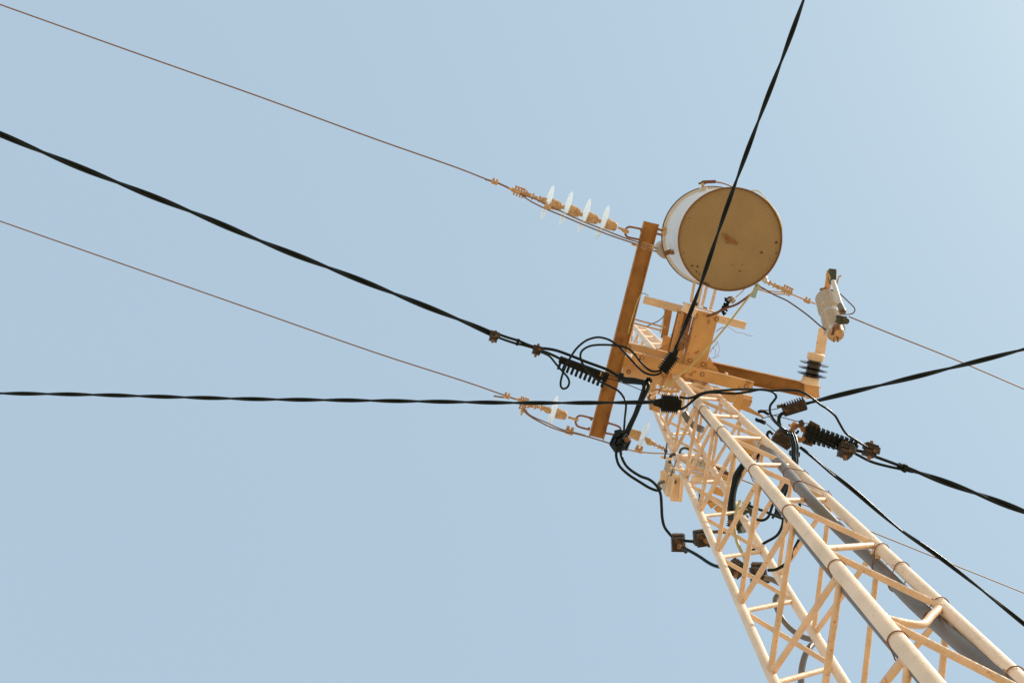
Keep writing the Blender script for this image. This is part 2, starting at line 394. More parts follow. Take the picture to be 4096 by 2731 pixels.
# side lug and lid clip (on the side of the tank nearest the mast arm)
def tankpt(ang, z, r=TR): return tc0+V3((math.cos(ang)*r, math.sin(ang)*r, z))
def angof(k, x, y):
    p = R(k, x, y, TZ+.4); return math.atan2(p.y-tc0.y, p.x-tc0.x)
def radial_box(ang, z, w, h, t, name, mt, r0=TR-.002):
    d = V3((math.cos(ang), math.sin(ang), 0))
    return MB().box(tc0+d*r0+V3((0, 0, z)), tc0+d*(r0+t)+V3((0, 0, z)), w, h).build(name, mt, tr)
al = angof('1', 435, 965)
radial_box(al, .50, .035, .03, .05, 'ground_lug', RUST); radial_box(al, .36, .028, .04, .022, 'ground_lug', RUST)
ac = angof('1', 355, 765)
radial_box(ac, .74, .05, .09, .034, 'lid_clamp', FIT)
radial_box(angof('1', 1445, 700), .74, .05, .09, .034, 'lid_clamp', FIT)
# ribbed bushing on the lid, left
bb = R('1', 372, 930, TZ+1.0); bb.z = tc0.z+.87
m = MB(); prof = [(-.02, .06)]
for k in range(8):
    t = .0+k*.036; r = .074-.0012*k
    prof += [(t, r-.022), (t+.010, r), (t+.018, r), (t+.024, r-.022)]
prof += [(.30, .045), (.33, .03)]
m.lathe(bb, up, prof, 40).build('bushing', PORC, tr)
# low voltage bushing on the far side wall, with its clamp
pb = R('1', 738, 415, 7.9); pe = R('1', 735, 352, 7.9)
MB().lathe(pb, pe-pb, [(0, .036), ((pe-pb).length*.55, .036), ((pe-pb).length*.6, .030), ((pe-pb).length, .030)], 24).build('side_bushing', WHITE, tr)
MB().lathe(pe, R('1', 732, 300, 7.9)-pe, [(0, .010), (.02, .014), (.035, .013)], 12).build('stud', FIT, tr)
m = MB()
for i in range(9):
    a = random.uniform(0, 6.28); c = R('1', 732+random.uniform(-22, 22), 305+random.uniform(-18, 22), 7.9)
    m.box(c, c+V3((math.cos(a)*.018, math.sin(a)*.018, random.uniform(-.008, .008))), .014, .016)
m.build('terminal_clamp', TAPE, tr, bevel=.001)
pq = R('1', 1300, 1200, 7.75); pr_ = R('1', 1322, 1228, 7.75)
MB().lathe(pq, pr_-pq, [(-.04, .026), (.02, .026), (.03, .016), (.05, .014)], 16).build('side_bushing', WHITE, tr)
cz = tag(MB().tube([R('1', 735, 302, 7.9), R('1', 855, 298, 7.88)], .0125, 12).tube(smooth(PL('1', [(850, 300), (930, 315), (1020, 350), (1090, 400)], 7.88, 8.1)), .0065, 10).build('terminal_cable', BRNW),
         'short brown cable with dark sleeve on top bushing of the transformer', 'cable')
tag(MB().tube(smooth(PL('1', [(1150, 400), (1190, 385), (1245, 387), (1290, 420), (1350, 490), (1425, 590), (1465, 680), (1475, 740), (1468, 830)], 7.9)), .0045, 8).build('ground_wire', YWIRE),
    'pale wire curving round the right side of the transformer tank', 'wire')

# ------------------------------------------------------------------ wires
def wire(pts, r, name, mt, label, cat='wire', n=8, sm=True, group=None, seg=6):
    o = MB().tube(smooth(pts, seg) if sm else pts, r, n).build(name, mt)
    return tag(o, label, cat, group)
def twisted(path, n, r, off, pitch, label, seg=14, phase=0, mt=None, cat='cable', taper=0, samples=6):
    c = smooth(path, samples*6)
    seg = max(seg, int(pitch/.045))
    # resample evenly
    L = [0]
    for a, b in zip(c, c[1:]): L.append(L[-1]+(b-a).length)
    N = max(24, int(L[-1]/pitch*seg)); pts = []; j = 0
    for i in range(N+1):
        s = L[-1]*i/N
        while j < len(L)-2 and L[j+1] < s: j += 1
        f = (s-L[j])/max(L[j+1]-L[j], 1e-9); pts.append((c[j].lerp(c[j+1], f), s))
    root = thing('twisted_cable', label, cat, tuple(pts[0][0]))
    _, sd, _u = frame(pts[1][0]-pts[0][0])
    fr = []
    for i, (p, s) in enumerate(pts):
        t = (pts[min(i+1, N)][0]-pts[max(i-1, 0)][0]).normalized()
        sd = (sd-t*sd.dot(t)).normalized(); fr.append((p, s, sd.copy(), t.cross(sd)))
    for k in range(n):
        q = []
        for p, s, a, b in fr:
            th = phase+2*math.pi*(s/pitch+k/n)
            o2 = off*(1-taper*s/L[-1])
            q.append(p+a*(math.cos(th)*o2)+b*(math.sin(th)*o2))
        MB().tube(q, r, 10).build('strand', mt or BLACK, root)
    return root
# twisted black service lines
twisted(PL('N', [(-90, 500), (0, 537), (238, 637), (502, 743), (791, 858), (1076, 978), (1374, 1094), (1680, 1216), (1860, 1288), (1965, 1334)], 6.5, 7.2),
        2, .0106, .0100, .97, 'thick twisted black cable running to the left edge between the two bare wires', phase=1.9)
twisted(PL('D', [(-40, 902.5), (0, 903), (200, 906), (400, 911.5), (600, 916.5), (800, 919), (1000, 922), (1200, 925), (1400, 924.5), (1520, 923)], 6.6, 6.45),
        2, .0072, .0070, .62, 'evenly twisted black two core cable running level to the left edge')
twisted(PL('D', [(1855, -30), (1846, 0), (1795, 140), (1748, 262), (1668, 480), (1600, 680), (1547, 812)], 6.4, 6.9),
        2, .0080, .0074, .75, 'twisted black cable crossing in front of the transformer to the top edge', phase=1.1)
twisted(PL('D', [(2400, 788), (2352, 802), (2200, 841), (2050, 878), (1920, 909), (1836, 931)], 6.9, 6.8),
        2, .0092, .0086, .95, 'twisted black cable leaving the mast to the middle of the right edge', phase=.6)
twisted(PL('N', [(3590, 1860), (3619, 1871), (3682, 1892), (3887, 1966), (4096, 2045), (4190, 2080)], 6.7, 6.4),
        2, .0112, .0105, .72, 'thick twisted black cable sloping down to the right edge from the long ribbed clamp', phase=.2)
twisted(PL('D', [(1838, 1026), (1900, 1078), (1960, 1125), (2060, 1210), (2150, 1273), (2250, 1350), (2352, 1432), (2400, 1470)], 6.3, 6.0),
        2, .0072, .0070, 1.25, 'slim twisted black cable crossing the lower right corner', phase=.9)
# bare conductors
wire(PL('D', [(-60, -10), (0, 11), (300, 118), (600, 224), (860, 319), (1040, 382), (1116, 411.5)], 7.6, 7.4), .0052, 'overhead_wire', WIRE, 'thin bare wire running to the upper left corner', seg=4)
wire(PL('D', [(-60, 486), (0, 508), (300, 613), (600, 718), (860, 809), (1062, 874), (1157, 907)], 7.6, 7.4), .0050, 'overhead_wire', WIRE, 'thin bare wire between the thick twisted cable and the level one', seg=4)
wire(PL('D', [(1950, 727), (2050, 768), (2190, 824), (2352, 893), (2400, 914)], 7.4, 7.5), .0050, 'overhead_wire', WIRE, 'thin bare wire leaving right from the fuse cutout', seg=4)
wire(PL('D', [(1556, 1046), (1700, 1100), (2010, 1224), (2190, 1296), (2352, 1361), (2400, 1381)], 7.2, 7.6), .0048, 'overhead_wire', WIRE, 'thin bare wire passing behind the mast to the lower right', seg=4)

# ------------------------------------------------------------------ insulator strings
def disc(par, c, d, r=.128):
    """glass disc with pin side at -d and metal cap at +d"""
    vd = (c-V3((0, 0, EYE))).normalized(); d = (d-vd*(d.dot(vd)-.05*d.length)).normalized()
    MB().lathe(c, d, [(.026, .034), (.024, .055), (.014, r*.80), (.006, r*.95), (.001, r), (-.004, r*.985), (-.009, r*.90), (-.002, r*.82), (-.010, r*.68), (-.002, r*.6), (-.010, r*.45), (-.006, .035)], 48).build('glass_disc', GLASS, par)
    MB().lathe(c, d, [(.024, .036), (.034, .040), (.050, .038), (.085, .034), (.100, .031), (.108, .022), (.110, .008)], 24).build('cap', FIT, par)
    MB().lathe(c, d, [(-.050, .012), (-.035, .012), (-.012, .016)], 12).build('pin', FIT, par)
def small_clamp(par, c, d, s=1.0, mt=None):
    m = MB(); d, a, b = frame(d)
    m.box(c-d*.022*s, c+d*.022*s, .026*s, .022*s, z0=-.011*s)
    for q in (-.013, .013):
        m.lathe(c+d*q*s-b*.03*s, b, [(0, .006*s), (.06*s, .006*s)], 8)
        m.lathe(c+d*q*s-b*.034*s, b, [(0, .010*s), (.012*s, .010*s)], 6)
        m.lathe(c+d*q*s+a*.03*s, a, [(-.03*s, .009*s), (0, .009*s)], 6)
    m.build('clamp', mt or FIT, par, bevel=.0015)
def dead_end(par, c, d, s=1.0):
    m = MB(); d, a, b = frame(d)
    m.box(c-d*.055*s, c+d*.045*s, .030*s, .026*s, z0=-.013*s)
    for q in (-.03, -.008, .014, .034):
        m.lathe(c+d*q*s-a*.034*s, a, [(0, .0065*s), (.068*s, .0065*s)], 8)
        m.lathe(c+d*q*s+a*.024*s, a, [(0, .011*s), (.014*s, .011*s)], 6)
    m.tube([c-d*.08*s-b*.01, c-d*.03*s-b*.02*s, c+d*.01*s-b*.024*s], .009*s, 8)
    m.build('dead_end_clamp', FIT, par, bevel=.0015)
def links(par, p, q, n, r=.014):
    m = MB(); d = (q-p); L = d.length; u, a, b = frame(d)
    for i in range(n):
        t0 = p+d*(i/n); t1 = p+d*((i+.9)/n)
        m.box(t0, t1, r*(1.5 if i % 2 else 2.1), r*1.4, z0=-r*.7)
        m.lathe(t0+d*(.15/n)-a*r*1.7, a, [(0, r*.5), (r*3.4, r*.5)], 8)
        m.lathe(t0+d*(.6/n)-b*r*1.6, b, [(0, r*.45), (r*3.2, r*.45)], 8)
    m.build('link', FIT, par, bevel=.001)
def ubolt(par, pts, r=.0075):
    MB().tube(smooth(pts, 6), r, 10).build('shackle', RUST, par)
ZS = 7.42
s1 = thing('insulator_string', 'string of four clear glass disc insulators at the upper end of the crossarm', 'insulator', R('a', 1465, 625, ZS))
cs = [(888, 415), (1082, 480), (1272, 555), (1465, 625)]
dd = R('a', 1465, 625, ZS)-R('a', 888, 415, ZS)
for x, y in cs: disc(s1, R('a', x, y, ZS), dd+V3((0, 0, .10)))
links(s1, R('a', 655, 325, ZS), R('a', 865, 405, ZS), 3)
MB().lathe(R('a', 800, 382, ZS), dd, [(0, .014), (.03, .024), (.055, .026)], 16).build('socket', FIT, s1)
dead_end(s1, R('a', 590, 310, ZS), dd); small_clamp(s1, R('a', 335, 212, ZS), dd)
MB().tube([R('a', 235, 175, ZS), R('a', 370, 215, ZS), R('a', 500, 275, ZS)], .007, 8).build('conductor_end', WIRE, s1)
MB().tube(smooth(PL('a', [(1625, 680), (1680, 700), (1722, 712), (1728, 730), (1700, 730), (1660, 700)], ZS)), .008, 10).build('eye', FIT, s1)
ubolt(s1, PL('a', [(1885, 700), (1780, 678), (1735, 675), (1705, 700), (1700, 735), (1720, 775), (1790, 795), (1870, 810)], ZS+.02))
for x, y in ((1862, 702), (1850, 806)): MB().lathe(R('a', x, y, ZS+.02), dd, [(0, .013), (.014, .013)], 6).build('nut', RUST, s1)
for x, y in ((2062, 700), (2045, 745)): MB().tube([R('a', x-30, y-5, ZS+.02), R('a', x+35, y+12, ZS+.02)], .008, 8).build('bolt_end', RUST, s1)
# jumpers from that string to the bushing
wire([R('a', 600, 330, 7.40), R('a', 740, 375, 7.36), R('a', 880, 438, 7.34), R('a', 1050, 520, 7.32), R('a', 1250, 612, 7.32), R('a', 1500, 712, 7.32), R('a', 1700, 790, 7.32), R('a', 1850, 838, 7.34), R('a', 1990, 884, 7.38), R('a', 2040, 900, 7.9)], .0050, 'jumper_wire', WIRE, 'upper of two jumper wires passing under the crossarm to the transformer bushing')
wire([R('a', 620, 345, 7.40), R('a', 720, 410, 7.34), R('a', 870, 485, 7.33), R('a', 1050, 560, 7.32), R('a', 1250, 645, 7.32), R('a', 1500, 745, 7.32), R('a', 1700, 815, 7.32), R('a', 1850, 865, 7.34), R('a', 1990, 922, 7.38), R('a', 2040, 930, 7.9)], .0050, 'jumper_wire', WIRE, 'lower of two jumper wires passing under the crossarm to the transformer bushing')
jc = thing('wire_clamp', 'small dusty clamp joining the jumper wires beside the first glass disc', 'clamp', R('a', 885, 470, 7.33)); small_clamp(jc, R('a', 888, 468, 7.33), dd, 1.15)
jc = thing('wire_clamp', 'flat terminal clamp on the jumpers where they pass under the crossarm', 'clamp', R('a', 1950, 880, 7.36))
MB().box(R('a', 1880, 862, 7.35), R('a', 2000, 900, 7.35), .045, .02).build('body', FIT, jc, bevel=.002)
MB().lathe(R('a', 1950, 885, 7.35), V3((0, 0, -1)), [(0, .013), (.012, .013)], 6).build('bolt', FIT, jc)
MB().box(R('a', 1770, 850, 7.33), R('a', 1830, 866, 7.33), .02, .012).build('tail', FIT, jc)

s2 = thing('insulator_string', 'single glass disc insulator left of the lower end of the crossarm', 'insulator', R('b', 1030, 1130, ZS))
dd2 = R('b', 1210, 1190, ZS)-R('b', 960, 1105, ZS)
disc(s2, R('b', 1028, 1132, ZS), dd2+V3((0, 0, .04)), .126)
links(s2, R('b', 750, 1050, ZS), R('b', 960, 1095, ZS), 3)
MB().lathe(R('b', 925, 1095, ZS), dd2, [(0, .014), (.03, .026), (.055, .02)], 16).build('socket', FIT, s2)
dead_end(s2, R('b', 705, 1060, ZS), V3((-dd2.y, dd2.x, 0))*-1, .9); dead_end(s2, R('b', 700, 1010, ZS), dd2, .8)
small_clamp(s2, R('b', 505, 958, ZS), dd2)
MB().tube([R('b', 470, 940, ZS), R('b', 600, 985, ZS), R('b', 690, 1010, ZS)], .006, 8).tube([R('b', 355, 950, ZS), R('b', 480, 968, ZS)], .006, 8).build('conductor_end', WIRE, s2)
MB().tube([R('b', 1205, 1190, ZS), R('b', 1260, 1208, ZS), R('b', 1320, 1225, ZS)], [.010, .009, .013], 10).build('eye', FIT, s2)
ubolt(s2, PL('b', [(1490, 1208), (1360, 1175), (1310, 1188), (1290, 1230), (1300, 1280), (1340, 1305), (1450, 1335)], ZS+.02))
s3 = thing('insulator_string', 'single glass disc insulator between the crossarm and the mast leg', 'insulator', R('4', 450, 640, ZS))
dd3 = R('4', 250, 610, ZS)-R('4', 640, 750, ZS)
disc(s3, R('4', 452, 655, ZS), dd3+V3((0, 0, .05)), .120)
MB().lathe(R('4', 520, 700, ZS), -dd3, [(-.03, .012), (-.01, .026), (.015, .022), (.035, .012)], 16).build('socket', FIT, s3)
links(s3, R('4', 530, 705, ZS), R('4', 690, 780, ZS), 4, .010)
MB().tube([R('b', 1765, 1350, ZS), R('b', 1810, 1365, ZS), R('b', 1880, 1400, ZS)], [.013, .010, .010], 10).build('eye', FIT, s3)
ubolt(s3, PL('b', [(1645, 1252), (1750, 1285), (1795, 1310), (1805, 1350), (1780, 1385), (1730, 1390), (1615, 1370)], ZS+.02))
m = MB()
for x, y in ((1470, 1210), (1440, 1325), (1655, 1260), (1625, 1370)): m.lathe(R('b', x, y, ZS+.02), dd2, [(-.008, .013), (.008, .013)], 6)
m.build('nut', RUST, s3)
# lower jumper under the arm
wire(PL('b', [(690, 1105), (730, 1150), (800, 1200), (950, 1280), (1060, 1325), (1180, 1362), (1300, 1382), (1450, 1420), (1590, 1462), (1740, 1510)], 7.38, 7.0), .0052, 'jumper_wire', WIRE, 'lower jumper wire sagging beneath the single glass disc to the black connector')
wire(PL('b', [(700, 1090), (760, 1160), (840, 1205), (960, 1255), (1080, 1310), (1190, 1350), (1300, 1372), (1400, 1400)], 7.37, 7.2), .0046, 'jumper_wire', WIRE, 'upper strand of the jumper beneath the single glass disc')
jc = thing('wire_clamp', 'dusty bolted clamp on the sagging jumper left of the crossarm foot', 'clamp', R('b', 1215, 1358, 7.25)); small_clamp(jc, R('b', 1215, 1358, 7.25), dd2, 1.3)
wire(PL('4', [(270, 770), (360, 795), (430, 805), (560, 815), (720, 822), (900, 850), (1100, 900), (1320, 1000)], 7.0, 7.2), .0050, 'jumper_wire', FIT, 'dusty jumper wire running from the black connector behind the mast leg')
jc = thing('wire_clamp', 'small clamp on the dusty jumper below the right glass disc', 'clamp', R('4', 400, 790, 7.0)); small_clamp(jc, R('4', 402, 785, 7.0), dd2, 1.15)

# string between transformer and cutout
s4 = thing('insulator_string', 'rusty strain links and clamp just right of the transformer', 'line fitting', R('3', 640, 420, 7.8))
q0, q1 = R('3', 415, 320, 7.8), R('3', 600, 410, 7.8)
links(s4, q0, q1, 4, .012); dead_end(s4, R('3', 645, 425, 7.8), q1-q0, .95); small_clamp(s4, R('3', 855, 535, 7.8), q1-q0, 1.0)
MB().tube(PL('3', [(650, 440), (730, 475), (860, 530), (945, 562)], 7.8), .006, 8).build('conductor_end', FIT, s4)
MB().tube(smooth(PL('3', [(340, 395), (480, 430), (620, 440)], 7.7)), .0045, 8).tube(smooth(PL('3', [(340, 410), (500, 455), (700, 465)], 7.7)), .0045, 8).build('jumper', FIT, s4)
wire(PL('3', [(330, 370), (380, 390), (520, 470), (640, 525), (740, 590), (830, 655), (900, 710), (980, 780), (1060, 840), (1130, 890), (1185, 920)], 7.6, 7.1), .0052, 'jumper_wire', DRUST, 'dark jumper wire arching from the transformer to the bottom of the fuse cutout')

# ------------------------------------------------------------------ fuse cutout
fc = thing('fuse_cutout', 'ribbed grey porcelain fuse cutout with white fuse tube at the end of the right arm', 'fuse cutout', R('3', 1150, 890, 7.15))
c0, c1 = R('3', 1058, 500, 7.60), R('3', 1158, 885, 7.12)
ax = c1-c0; L = ax.length
prof = [(-.02, .03)]; n = 6
for k in range(n):
    t = k*L*.37/n; prof += [(t, .069), (t+.012, .080), (t+.022, .080), (t+.032, .069)]
prof += [(L*.40, .060), (L*.41, .064), (L*.50, .064), (L*.51, .056)]
for k in range(n):
    t = L*.53+k*L*.36/n; prof += [(t, .063), (t+.010, .073), (t+.018, .073), (t+.026, .063)]
prof += [(L*.93, .060), (L*.96, .062), (L, .056)]
MB().lathe(c0, ax, prof, 48).build('porcelain_body', PORC, fc)
MB().lathe(c0+ax*.995, ax, [(0, .052), (.012, .050), (.02, .03)], 24).build('end_cap', FIT, fc)
MB().box(R('3', 1165, 880, 7.10), R('3', 1175, 780, 7.08), .035, .02).build('hinge', RUST, fc)
MB().box(R('3', 1185, 770, 7.05), R('3', 1222, 690, 7.05), .038, .03).box(R('3', 1235, 775, 7.04), R('3', 1250, 700, 7.04), .022, .03).lathe(R('3', 1260, 740, 7.06), V3((0, 0, -1)), [(-.02, .022), (.02, .022)], 12).box(R('3', 1170, 700, 7.06), R('3', 1275, 710, 7.06), .02, .03).build('hinge', TAPE, fc, bevel=.002)
for x in (1135, 1180): MB().tube([R('3', x, 925, 7.1), R('3', x+2, 962, 7.1)], .005, 8).build('stud', RUST, fc)
MB().box(R('3', 1140, 800, 7.1), R('3', 1130, 880, 7.08), .012, .05).build('contact', DRUST, fc)
MB().tube([R('3', 1130, 330, 7.35), R('3', 1216, 600, 7.05)], .0165, 20).build('fuse_tube', WHITE, fc)
MB().lathe(R('3', 1205, 575, 7.07), R('3', 1235, 660, 7.0)-R('3', 1205, 575, 7.07), [(0, .021), (.04, .022), (.05, .026), (.075, .024)], 20).build('tube_ferrule', GCAB, fc)
MB().lathe(R('3', 1226, 635, 7.0), V3((0, 0, -1)), [(-.01, .013), (.014, .013)], 14).build('pivot', DRUST, fc)
MB().box(R('3', 1130, 195, 7.45), R('3', 1125, 310, 7.42), .054, .03).box(R('3', 1125, 300, 7.40), R('3', 1125, 335, 7.38), .04, .03).build('top_contact', TAPE, fc, bevel=.004)
MB().box(R('3', 1098, 215, 7.6), R('3', 1065, 450, 7.6), .042, .012).build('top_bracket', BEAM, fc)
MB().tube(smooth(PL('3', [(1055, 250), (1080, 255), (1095, 290), (1095, 350), (1090, 370)], 7.40)), .006, 8).build('guide_horn', FIT, fc)
MB().tube(smooth(PL('3', [(1215, 270), (1195, 275), (1180, 310), (1165, 370)], 7.40)), .006, 8).build('guide_horn', FIT, fc)
MB().lathe(R('3', 1020, 425, 7.6), R('3', 1080, 415, 7.6)-R('3', 1020, 425, 7.6), [(-.015, .022), (.03, .022)], 12).build('line_terminal', RUST, fc)
MB().box(R('3', 1035, 820, 7.55), R('3', 993, 1090, 7.55), .072, .014).build('mounting_bar', CREAM, fc, bevel=.002)
wire(PL('3', [(1110, 415), (1150, 430), (1210, 465), (1290, 540), (1345, 595), (1358, 630), (1335, 662), (1290, 672), (1240, 672)], 7.4, 7.1), .0042, 'fuse_tail', DRUST, 'thin wire loop bulging right of the white fuse tube')
# dark post insulator
po = thing('post_insulator', 'dark glazed post insulator with three thin sheds between cutout and arm', 'insulator', R('3', 890, 1390, 7.5))
p0, p1 = R('3', 885, 1400, 7.50), R('3', 953, 1095, 7.50)
ax = p1-p0; L = ax.length
tl = lambda y: (1400-y)/305*L
MB().lathe(p0, ax, [(0, .064), (.006, .066), (tl(1325), .060), (tl(1320), .050)], 32).build('base_collar', CREAM, po)
prof = [(tl(1325), .048)]
for y in (1300, 1243, 1187):
    t = tl(y); prof += [(t-.010, .046), (t-.003, .105), (t+.003, .106), (t+.012, .048)]
prof += [(tl(1155), .046)]
dax = (ax.normalized()+V3((0, 0, -.10))).normalized()
MB().lathe(p0, ax, prof, 48).build('sheds', DPORC, po)
MB().lathe(p0, ax, [(tl(1155), .050), (tl(1150), .060), (tl(1085), .062), (tl(1078), .055)], 32).build('top_collar', CREAM, po)
MB().box(R('3', 910, 1392, 7.48), R('3', 922, 1550, 7.48), .095, .05).build('foot_block', BEAM, po, bevel=.003)
MB().box(R('3', 790, 1372, 7.52), R('3', 1005, 1440, 7.52), .014, .03).build('foot_flange', CREAM, po)

# ------------------------------------------------------------------ cable fittings
def connector(c, d, s, label, mt=None, name='piercing_connector', roll=0):
    root = thing(name, label, 'cable connector', tuple(c))
    d, a, b = frame(d)
    q = Matrix.Rotation(roll, 3, d); a = q @ a; b = q @ b
    m = MB()
    m.box(c-d*.032*s, c+d*.032*s, .048*s, .026*s, up=b, z0=.003*s); m.box(c-d*.028*s, c+d*.028*s, .044*s, .024*s, up=b, z0=-.027*s)
    for k in range(-3, 4):
        m.box(c+d*(k*.0085-.0018)*s, c+d*(k*.0085+.0018)*s, .056*s, .012*s, up=b, z0=.018*s)
        m.box(c+d*(k*.0085-.0018)*s, c+d*(k*.0085+.0018)*s, .053*s, .010*s, up=b, z0=-.030*s)
    m.box(c+d*.01*s+a*.02*s, c+d*.035*s+a*.036*s, .02*s, .03*s, up=b, z0=-.015*s)
    m.build('body', mt or DUSTB, root, bevel=.0015)
    MB().lathe(c+b*.028*s, b, [(0, .013*s), (.006*s, .013*s), (.006*s, .009*s), (.020*s, .009*s)], 6).build('bolt', RUST, root)
    MB().lathe(c-b*.03*s+a*.008*s, -b, [(0, .010*s), (.022*s, .008*s)], 8).build('bolt', RUST, root)
    return root
def ribbed_clamp(c0, c1, w0, w1, label, nrib=9, rib=.03, h=.04, both=False, mt=None, side=1, name='strain_clamp', up=V3((0, 0, 1)), tall=.5):
    root = thing(name, label, 'cable clamp', tuple(c0))
    MB().box(c0, c1, w0, h, w1=w1, z0=-h/2, up=up).build('body', mt or BPLAS, root, bevel=.003)
    m = MB(); d, a, b = frame(c1-c0, up); L = (c1-c0).length
    for k in range(nrib):
        t = (k+.5)/nrib; ww = w0+(w1-w0)*t; p = c0+d*(L*t)
        for sgn in ((1, -1) if both else (side,)):
            m.box(p+a*sgn*(ww/2+.0003), p+a*sgn*(ww/2+rib), L/nrib*tall, h*.9, up=up, z0=-h*.45)
        m.box(p-a*(ww*.46), p+a*(ww*.46), L/nrib*tall*.6, .007, up=up, z0=-h/2-.0075)
    m.build('ribs', mt or BPLAS, root, bevel=.0015)
    return root
# T1 group (upper left thick cable)
zc = 7.15
ddc = R('b', 900, 430, zc)-R('b', 400, 270, zc)
connector(R('b', 360, 275, zc), ddc, 1.05, 'dusty black connector furthest left on the thick twisted cable', roll=.9)
connector(R('b', 848, 430, zc), ddc+V3((0, 0, .02)), 1.01, 'dusty dark connector where the thick twisted cable splits, with a grey bolt on top', roll=1.2)
m = tag(MB().box(R('b', 615, 332, zc), R('b', 645, 342, zc), .048, .03, z0=-.015).build('cable_strap', BPLAS, bevel=.002), 'small black strap round two cores between the two left connectors', 'cable strap')
wire(PL('b', [(420, 250), (520, 285), (640, 322), (760, 372), (850, 400)], zc), .0095, 'cable_core', BLACK, 'upper black core between the two left connectors', 'cable', 10)
wire(PL('b', [(410, 285), (500, 318), (600, 350), (700, 372), (850, 415)], zc), .0085, 'cable_core', BLACK, 'lower black core between the two left connectors', 'cable', 10)
wire(PL('b', [(860, 408), (960, 412), (1080, 435), (1250, 497), (1420, 565), (1560, 615), (1660, 655), (1760, 715), (1820, 750)], zc), .0105, 'cable_core', BLACK, 'black core running above the comb shaped strain clamp', 'cable', 10)
wire(PL('b', [(860, 425), (960, 455), (1040, 490), (1110, 525)], zc), .0095, 'cable_core', BLACK, 'short black core entering the comb shaped strain clamp', 'cable', 10)
cl = ribbed_clamp(R('b', 1105, 530, 7.1), R('b', 1655, 745, 7.1), .045, .062, 'long comb shaped black strain clamp crossing the crossarm on the left', nrib=11, rib=.046, side=-1, h=.05)
MB().tube(PL('b', [(1640, 700), (1740, 735), (1800, 750)], 7.1), .005, 8).tube(PL('b', [(1640, 745), (1740, 770), (1800, 790)], 7.1), .005, 8).build('bail', DRUST, cl)
MB().box(R('b', 1570, 700, 7.07), R('b', 1600, 708, 7.07), .03, .02).build('wedge', FIT, cl)
wire(PL('b', [(1640, 745), (1760, 780), (1880, 820), (1960, 852), (2050, 890)], 7.1), .003, 'stay_wire', DRUST, 'thin stay wire from the comb shaped clamp to the mast bracket')
# sleeve bundle and drop
bs = thing('cable_bundle', 'taped bundle of black cores bending down beside the mast head', 'cable', R('b', 2090, 780, 7.0))
for k, (dy, dz_) in enumerate(((-18, 0), (5, -.012), (24, 0))):
    MB().tube(smooth(PL('b', [(1790, 740+dy*.6), (1860, 768+dy), (1950, 775+dy), (2040, 790+dy*.7), (2090, 790+dy*.3)], 7.1+dz_, 6.95)), .0105, 10).build('core', BLACK, bs)
MB().lathe(R('b', 1795, 730, 7.1), ddc, [(-.01, .03), (.02, .03)], 10).build('tape', BPLAS, bs)
m = MB()
for k in range(12):
    a = random.uniform(0, 6.28); c = R('b', 2090+random.uniform(-28, 28), 783+random.uniform(-14, 14), 6.93)
    m.box(c, c+V3((math.cos(a)*.03, math.sin(a)*.03, 0)), .010, .012)
m.build('tape', BPLAS, bs)
wire(PL('b', [(2080, 795), (2065, 870), (2035, 960), (2000, 1060), (1960, 1170), (1900, 1290), (1855, 1390), (1830, 1440)], 6.9, 6.6), .0125, 'drop_cable', BLACK, 'left of two thick black cables dropping from the taped bundle to the connector', 'cable', 12)
wire(PL('b', [(2110, 790), (2118, 850), (2080, 940), (2030, 1040), (1985, 1150), (1930, 1270), (1880, 1390), (1850, 1450)], 6.9, 6.6), .0125, 'drop_cable', BLACK, 'right of two thick black cables dropping from the taped bundle to the connector', 'cable', 12)
# the two big loops
wire([R('b', x, y, z) for x, y, z in [(860, 440, 7.1), (930, 465, 7.08), (1000, 505, 7.05), (1070, 590, 7.02), (1140, 670, 7.0), (1200, 740, 7.0), (1217, 800, 7.0), (1195, 850, 7.0), (1150, 868, 6.99), (1120, 835, 6.98), (1125, 760, 6.97), (1160, 650, 6.96), (1220, 530, 6.95), (1300, 410, 6.95), (1400, 325, 6.95), (1500, 287, 6.95), (1580, 284, 6.95), (1680, 315, 6.95), (1780, 385, 6.95), (1880, 490, 6.95), (1980, 600, 6.95), (2070, 680, 6.95), (2160, 710, 6.95), (2240, 700, 6.95), (2270, 670, 6.95)]],
     .0075, 'jumper_loop', BLACK, 'outer black jumper loop rising highest left of the crossarm', 'cable', 10)
wire([R('b', x, y, z) for x, y, z in [(2265, 660, 6.93), (2180, 672, 6.93), (2110, 640, 6.93), (2030, 560, 6.93), (1950, 460, 6.93), (1880, 405, 6.93), (1780, 378, 6.93), (1650, 368, 6.93), (1520, 370, 6.93), (1430, 390, 6.93), (1360, 440, 6.93), (1345, 510, 6.93), (1380, 600, 6.93), (1450, 690, 6.92), (1560, 780, 6.9), (1680, 840, 6.88), (1780, 895, 6.85), (1845, 980, 6.8), (1865, 1060, 6.78), (1852, 1200, 6.72), (1838, 1390, 6.6)]],
     .0075, 'jumper_loop', BLACK, 'inner black jumper loop that ends down in the connector by the crossarm foot', 'cable', 10)
connector(R('b', 1800, 1480, 6.55), R('b', 1850, 1400, 6.6)-R('b', 1780, 1560, 6.5), 1.60, 'big black connector joining the drop cables at the crossarm foot', BPLAS, roll=.5)
wire(PL('4', [(190, 740), (172, 800), (172, 860), (205, 950), (300, 1040), (420, 1118), (520, 1178), (605, 1205), (638, 1180)], 6.5, 6.3), .0092, 'drop_cable', BLACK, 'outer black cable sagging below the big connector', 'cable', 10)
